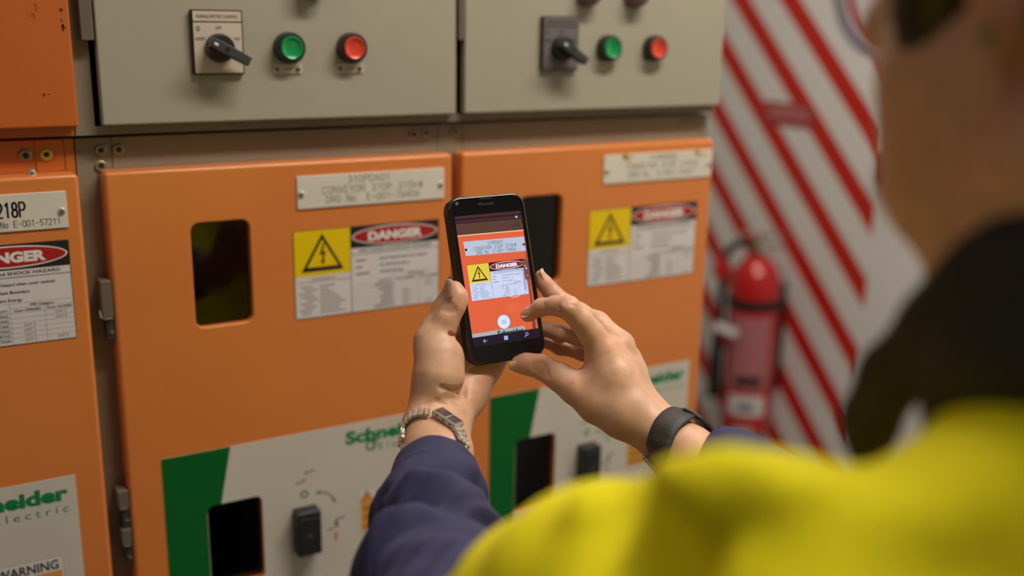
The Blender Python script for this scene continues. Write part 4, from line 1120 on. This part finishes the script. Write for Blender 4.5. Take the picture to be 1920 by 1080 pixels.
# ---- yellow shirt
YELC = mat('hi_vis_yellow', (.93, .83, .0), .9, bump=.25, bscale=700)
NAVY = mat('navy_cotton', (.025, .026, .084), .8, bump=.35, bscale=900, var=.12, vscale=60)
COLR = mat('dark_collar', (.020, .016, .016), .8, bump=.3, bscale=500)
trunk = [('c', LS + down * .02, NB + down * .07, .060, .066), ('c', RS, NB + down * .07, .060, .066), ('c', NB + down * .10, PEL, .085, .13), ('c', NB + side * .10 + down * .14, PEL + side * .07, .095, .135), ('c', NB - side * .06 + down * .16, PEL - side * .07, .095, .135)]
shoulder = chain([(2080, 850, .400, 165), (1960, 870, .380, 198), (1830, 1030, .355, 222), (1660, 1190, .345, 262), (1500, 1142, .355, 262), (1400, 1120, .370, 252), (1300, 1132, .390, 250), (1210, 1148, .415, 236), (1120, 1142, .440, 226), (1040, 1185, .475, 208), (945, 1262, .515, 190)])
rsh = [('c', NB + down * .05, RS, .055, .062), ('c', RS, RE, .062, .055)]
ridge = lambda pts, r: [('c', at(*a), at(*b_), r, r) for a, b_ in zip(pts[:-1], pts[1:])]
ridges = [(ridge([(1112, 955, .405), (1180, 1000, .375), (1290, 1070, .350), (1400, 1160, .335)],   .013), .01, .014, True),
          (ridge([(1030, 1030, .450), (1070, 1095, .415), (1120, 1190, .40)], .009), .01, .020, True),
          (ridge([(1400, 925, .335), (1560, 1000, .306), (1750, 1085, .300)], .008), .01, .028, True),
          (ridge([(1230, 925, .375), (1330, 945, .350), (1450, 1010, .325), (1600, 1095, .312)], .006), .01, .028, True)]
vall = [(p, .024) for p in ridge([(1130, 1020, .375), (1190, 1080, .355), (1270, 1170, .345)], .009) + ridge([(1170, 945, .395), (1250, 985, .365), (1340, 1035, .345)], .005)
        + ridge([(1440, 1000, .312), (1600, 1060, .298), (1760, 1140, .29)], .009) + ridge([(1620, 950, .312), (1740, 1030, .300), (1860, 1080, .30)], .008)]
def cloth_noise(Fd):
    n = Fd.n; ax = [Fd.lo[i] + Fd.h * np.arange(n[i]) for i in range(3)]
    X, Y, Z = np.meshgrid(*ax, indexing='ij')
    Fd.F += (.0022 * np.sin(X * 61 + 2.2 * np.sin(Z * 23 + Y * 12)) * np.sin(Z * 37 + 1.7 * np.sin(X * 19 + 1)) + .0012 * np.sin(Y * 90 + 3 * np.sin(Z * 31))).astype(np.float32)
hole = [(('c', NB + np.array([0, 0, .01]), HC, .058, .058), .012)]
V, Q = solid([(shoulder, .010), (trunk, .05, .02, True), (rsh, .03, .02, True)] + ridges, vall + hole, h=.0055, extra=cloth_noise)
own(mesh_obj('shirt', smooth_mesh(V, Q, 3), Q, [YELC]), 'bright yellow shirt with soft folds')

# ---- dark collar
flap = chain([(1626, 858, .450, 32), (1632, 785, .440, 37), (1674, 700, .420, 44), (1768, 610, .395, 60), (1870, 530, .375, 80), (1990, 490, .36, 95)])
inner = chain([(1768, 830, .390, 30), (1784, 750, .390, 36), (1860, 660, .375, 85), (1970, 650, .365, 110), (2080, 680, .37, 130)])
back_ = chain([(1990, 490, .36, 95), (2200, 520, .36, 95), (2330, 600, .40, 90)])
ringc = NB + np.array([0, .0, .035]); rp = [ringc + .072 * (np.array([math.cos(a), math.sin(a), 0])) + np.array([0, 0, .012 * math.sin(a)]) for a in [math.radians(q) for q in range(-170, 100, 30)]]
neckring = [('c', a, b_, .019, .019) for a, b_ in zip(rp[:-1], rp[1:])]
V, Q = solid([(flap + back_, .020), (inner, .02, .008), (neckring, .01, .01)], [(('c', NB, HC, .050, .050), .01)], h=.004)
own(mesh_obj('collar', smooth_mesh(V, Q, 2), Q, [COLR]), 'black stand up collar, open at the front')

# ---- navy sleeves
def loft(name, pts, fold, m, lab, nseg=220, nang=120, thick=.0016, squash=None):
    P = [np.array(at(p[0], p[1], p[2])) for p in pts]; Rr = [R_px(p[3], p[2]) for p in pts]
    n = len(P); cum = [0]
    for i in range(1, n): cum.append(cum[-1] + np.linalg.norm(P[i] - P[i - 1]))
    def cat(i, t, A):
        p0, p1, p2, p3 = A[max(i - 1, 0)], A[i], A[i + 1], A[min(i + 2, n - 1)]
        return .5 * ((2 * p1) + (p2 - p0) * t + (2 * p0 - 5 * p1 + 4 * p2 - p3) * t * t + (3 * p1 - p0 - 3 * p2 + p3) * t ** 3)
    C_ = []; RR = []
    for s_ in range(nseg + 1):
        d = cum[-1] * s_ / nseg; i = max(k for k in range(n - 1) if cum[k] <= d + 1e-9); t = (d - cum[i]) / (cum[i + 1] - cum[i])
        C_.append(cat(i, t, P)); RR.append(cat(i, t, Rr))
    V = []; Fc = []
    up = -CF.copy()
    rows = []
    for s_ in range(nseg + 1):
        tg = C_[min(s_ + 1, nseg)] - C_[max(s_ - 1, 0)]; tg = tg / np.linalg.norm(tg)
        up_ = up - tg * (up @ tg); up_ /= np.linalg.norm(up_); rt = np.cross(tg, up_)
        rows.append((C_[s_], up_, rt, RR[s_], cum[-1] * s_ / nseg))
    def ringv(row, off):
        c, u, r, R, d = row; out = []
        for k in range(nang):
            a = 2 * math.pi * k / nang
            rad = R + fold(d, a) + off
            dr = (u * math.cos(a) + r * math.sin(a))
            out.append(c + dr * rad)
        return out
    inner_n = 14
    seq = [ringv(rows[i], -thick * 2) for i in range(inner_n, 0, -1)] + [ringv(rows[0], -thick * 2), [v - (rows[1][0] - rows[0][0]) * .4 for v in ringv(rows[0], -thick)]] + [ringv(r, 0) for r in rows]
    V = [v for rr in seq for v in rr]
    for j in range(len(seq) - 1):
        for k in range(nang):
            l = (k + 1) % nang; Fc.append((j * nang + k, (j + 1) * nang + k, (j + 1) * nang + l, j * nang + l))
    return own(mesh_obj(name, np.array(V), Fc, [m]), lab)
g_ = lambda x, s_: math.exp(-(x / s_) ** 2)
def foldL(d, a):
    c, s_ = math.cos(a), math.sin(a); f = 0
    f += -.0010 * g_(d - .044 - .004 * c, .0010) - .0009 * g_(d - .049 - .004 * c, .0010)            # stitching of the cuff
    f += -.0090 * g_(d - .076 - .012 * s_ - .006 * c, .008) * (.6 + .4 * math.cos(a - .3)) + .0030 * g_(d - .060 - .010 * s_, .010) * (.5 + .5 * math.cos(a + .5))
    f += -.0130 * g_(d - .118 + .016 * s_ - .008 * c, .010) * (.55 + .45 * math.cos(a + .4)) + .0070 * g_(d - .097 + .014 * s_, .012)
    f += -.0120 * g_(d - .168 - .02 * s_, .011) + .004 * g_(d - .142 - .01 * s_, .012)
    f += (.0016 * math.sin(5 * a + d * 90 + 1.5 * math.sin(d * 60)) + .0009 * math.sin(11 * a - d * 140)) * min(1, (d / .09) ** 2)
    return f + .0010 * pnoise(Vector((c * 3, s_ * 3, d * 60)))
loft('sleeve', [(811, 868, .822, 60), (813, 888, .808, 80), (816, 925, .783, 94), (811, 985, .740, 112), (808, 1050, .700, 137), (826, 1130, .650, 154), (865, 1200, .595, 170), (930, 1275, .530, 170)], foldL, NAVY, 'navy cotton sleeve with stitched cuff')
def foldR(d, a):
    c, s_ = math.cos(a), math.sin(a)
    return -.0007 * g_(d - .022, .0009) - .003 * g_(d - .045 - .01 * s_, .008) + .002 * math.sin(4 * a + d * 80) * min(1, d / .04) + .0012 * pnoise(Vector((c * 3, s_ * 3, d * 60)))
loft('sleeve', [(1330, 860, .806, 58), (1355, 870, .800, 72), (1400, 897, .792, 82), (1470, 940, .780, 88), (1600, 1030, .755, 105), (1760, 1160, .720, 125), (1900, 1300, .688, 140)], foldR, NAVY, 'navy cotton sleeve at the fitness band', nseg=160)

# ---- trousers and boots, below the picture
LH, RH = PEL - side * .09, PEL + side * .09
FL, FR = np.array([LH[0] - .04, LH[1] + .03, .09]), np.array([RH[0] + .04, RH[1] - .02, .09])
KL, KR = (LH + FL) / 2 + np.array([0, .03, 0]), (RH + FR) / 2 + np.array([0, .03, 0])
V, Q = solid([([('c', PEL + np.array([0, 0, .04]), PEL, .10, .12), ('c', LH, KL, .095, .068), ('c', RH, KR, .095, .068), ('c', KL, FL, .068, .055), ('c', KR, FR, .068, .055), ('c', LH, RH, .10, .10)], .03)], [], h=.011)
own(mesh_obj('trousers', smooth_mesh(V, Q, 2), Q, [NAVY]))
for Ft in (FL, FR):
    g = Ft.copy(); g[2] = .042
    V, Q = solid([([('c', Ft + np.array([0, 0, .03]), g, .048, .042), ('c', g, g + np.array([-.03, .15, -.004]), .040, .038)], .02)], [], h=.007)
    V[:, 2] = np.maximum(V[:, 2], .0005); own(mesh_obj('boot', V, Q, [RUB]))

# ---------------------------------------------------------------- wrist watch and fitness band
def march(px, py, prims, d0=.70, d1=1.0, rev=False):
    ds = np.linspace(d1, d0, 1200) if rev else np.linspace(d0, d1, 1200)
    G = np.array([at(px, py, d) for d in ds]); D = None
    for p in prims:
        d = prim_d(G, p); D = d if D is None else smin(D, d, .01)
    i = np.argmin(np.where(D < 0, 0, 1)) if (D < 0).any() else int(np.argmin(D))
    return G[i]
def loop_pts(front, back, prims, n=160):
    P = [march(x, y, prims) for x, y in front] + [march(x, y, prims, rev=True) for x, y in back]
    N = len(P); out = []
    for i in range(N):
        p0, p1, p2, p3 = P[i - 1], P[i], P[(i + 1) % N], P[(i + 2) % N]
        for k in range(12):
            t = k / 12; out.append(.5 * ((2 * p1) + (p2 - p0) * t + (2 * p0 - 5 * p1 + 4 * p2 - p3) * t * t + (3 * p1 - p0 - 3 * p2 + p3) * t ** 3))
    out = np.array(out)
    for _ in range(6): out = (out + .5 * np.roll(out, 1, 0) + .5 * np.roll(out, -1, 0)) / 2
    L = np.linalg.norm(np.roll(out, -1, 0) - out, axis=1); cum = np.concatenate([[0], np.cumsum(L)])
    s_ = np.linspace(0, cum[-1], n, endpoint=False); ext = np.vstack([out, out[:1]])
    return np.stack([np.interp(s_, cum, ext[:, k]) for k in range(3)], 1), cum[-1]
def frames(P, axis, off):
    c = P.mean(0); T = np.roll(P, -1, 0) - np.roll(P, 1, 0); T /= np.linalg.norm(T, axis=1)[:, None]
    O = P - c; Nn = O - T * (O * T).sum(1)[:, None]; Nn -= np.outer(Nn @ axis, axis) * .6; Nn -= T * (Nn * T).sum(1)[:, None]; Nn /= np.linalg.norm(Nn, axis=1)[:, None]
    for _ in range(4): Nn = Nn + np.roll(Nn, 1, 0) + np.roll(Nn, -1, 0); Nn /= np.linalg.norm(Nn, axis=1)[:, None]
    Wd = np.cross(T, Nn); Wd /= np.linalg.norm(Wd, axis=1)[:, None]
    return P + Nn * off, T, Nn, Wd
armL = palmL
axL = at(815, 790, .853) - at(815, 880, .805); axL /= np.linalg.norm(axL)
P, Ltot = loop_pts([(757, 838), (757, 812), (763, 792), (777, 779), (797, 776), (818, 779), (838, 790), (856, 806), (865, 824), (868, 842)], [(862, 872), (835, 885), (800, 885), (770, 872)], armL, 240)
P, T_, N_, W_ = frames(P, axL, .0018)
if W_[60] @ axL < 0: W_ = -W_
WATCH = thing('wrist_watch', 'small rectangular steel and gold watch on the wrist under the phone', 'watch', tuple(P.mean(0)))
def ownw(o, root, lab=None):
    o.parent = root; o.matrix_parent_inverse = Matrix.Translation(-Vector(root.location)); 
    if lab: tag(o, lab)
    return o
SILV = mat('watch_steel', (.92, .90, .88), .22, .7); GOLD = mat('watch_gold', (.85, .66, .34), .28, .85); LINKD = mat('watch_gap', (.14, .11, .08), .5, .5)
def cbox(b, c, t, n, w_, lt, ln, lw, m, ch=.25):
    """chamfered block: half sizes lt, ln, lw"""
    vs = []
    for sn, k in ((-1, 1.0), (.35, 1.0), (1, 1 - ch)):
        for st, sw in ((-1, -1), (1, -1), (1, 1), (-1, 1)): vs.append(c + t * lt * st * k + n * ln * sn + w_ * lw * sw * k)
    fs = [(0, 3, 2, 1), (8, 9, 10, 11)]
    for j in (0, 1):
        for i in range(4): fs.append((j * 4 + i, j * 4 + (i + 1) % 4, j * 4 + 4 + (i + 1) % 4, j * 4 + 4 + i))
    b.add(vs, fs, m, False)
casec = at(838, 789, .83); ic = int(np.argmin(((P - march(838, 790, armL)) ** 2).sum(1)))
step = Ltot / 240; half = int(.0110 / step)
b = MB(); pitch = .0042; nrow = int((Ltot - 2 * half * step) / pitch)
for r in range(nrow):
    d = (ic * step + half * step + (r + .5) * pitch) % Ltot; i = int(d / step) % 240
    c, t, n, w_ = P[i], T_[i], N_[i], W_[i]
    for k in (-1, 0, 1): cbox(b, c + w_ * k * .0040, t, n, w_, .00150, .0013, .00175, SILV)
    c2 = P[(i + int(pitch / 2 / step)) % 240]
    for k in (-1.5, -.5, .5, 1.5): cbox(b, c2 + w_ * k * .0030, t, n, w_, .0008, .0009, .0009, GOLD)
    cbox(b, c - n * .0006, t, n, w_, .0020, .0003, .0050, LINKD)
ownw(b.build('bracelet'), WATCH, 'steel bracelet with small gold links')
c, t, n, w_ = P[ic], T_[ic], N_[ic], W_[ic]
b = MB(); cbox(b, c + n * .0012, t, n, w_, .0118, .0020, .0066, SILV, ch=.06)
for k in (-.6, 0, .6): cbox(b, c + n * .001 - w_ * .0063 + t * k * .011, t, w_, n, .0010, .0004, .0008, LINKD)
ownw(b.build('watch_case'), WATCH)
b = MB(); cbox(b, c + n * .0032, t, n, w_, .0112, .0003, .0060, GOLD, ch=.03); cbox(b, c + n * .0035, t, n, w_, .0104, .0003, .0053, mat('watch_dial', (.10, .09, .11), .12, .3, coat=.6), ch=.03)
ownw(b.build('watch_face'), WATCH, 'dark rectangular watch face with gold rim')

axR = at(1330, 875, .803) - at(1236, 808, .860); axR /= np.linalg.norm(axR)
P, Ltot = loop_pts([(1232, 868), (1236, 845), (1243, 820), (1254, 800), (1268, 788), (1284, 783), (1300, 790)], [(1318, 812), (1322, 840), (1305, 865), (1275, 885), (1250, 885)], palmR, 160)
P, T_, N_, W_ = frames(P, axR, .0022)
BAND = thing('fitness_band', 'black rubber fitness band on the wrist of the hand reaching from the right', 'fitness band', tuple(P.mean(0)))
BANDM = mat('band_rubber', (.030, .030, .032), .38, bump=.5, bscale=1500)
nsec = [(-.0122, -.0004), (-.0118, .0014), (-.005, .0021), (.005, .0021), (.0118, .0014), (.0122, -.0004), (.0117, -.0011), (-.0117, -.0011)]
V = []; Fc = []; n_ = len(P)
for i in range(n_):
    lift = .0026 * max(0, math.cos((i / n_) * 2 * math.pi - 2.9)) 
    for a_, h_ in nsec: V.append(P[i] + W_[i] * a_ + N_[i] * (h_ + lift))
for i in range(n_):
    j = (i + 1) % n_
    for k in range(8): Fc.append((i * 8 + k, i * 8 + (k + 1) % 8, j * 8 + (k + 1) % 8, j * 8 + k))
ob_ = mesh_obj('strap', np.array(V), Fc, [BANDM]); ownw(ob_, BAND)
i = int(np.argmin(((P - march(1232, 866, palmR)) ** 2).sum(1)))
b = MB(); c, t, n, w_ = P[i], T_[i], N_[i], W_[i]
fr_ = [c + n * .0035 + w_ * a_ * .0105 + t * b__ * .0035 for a_, b__ in ((-1, -1), (1, -1), (1, 1), (-1, 1))]
b.tube(fr_, .0009, STEEL, closed=True, n=8); b.tube([c + n * .0035 - t * .0035, c + n * .0035 + t * .003], .0007, STEEL, n=8)
ownw(b.build('buckle'), BAND, 'steel buckle')
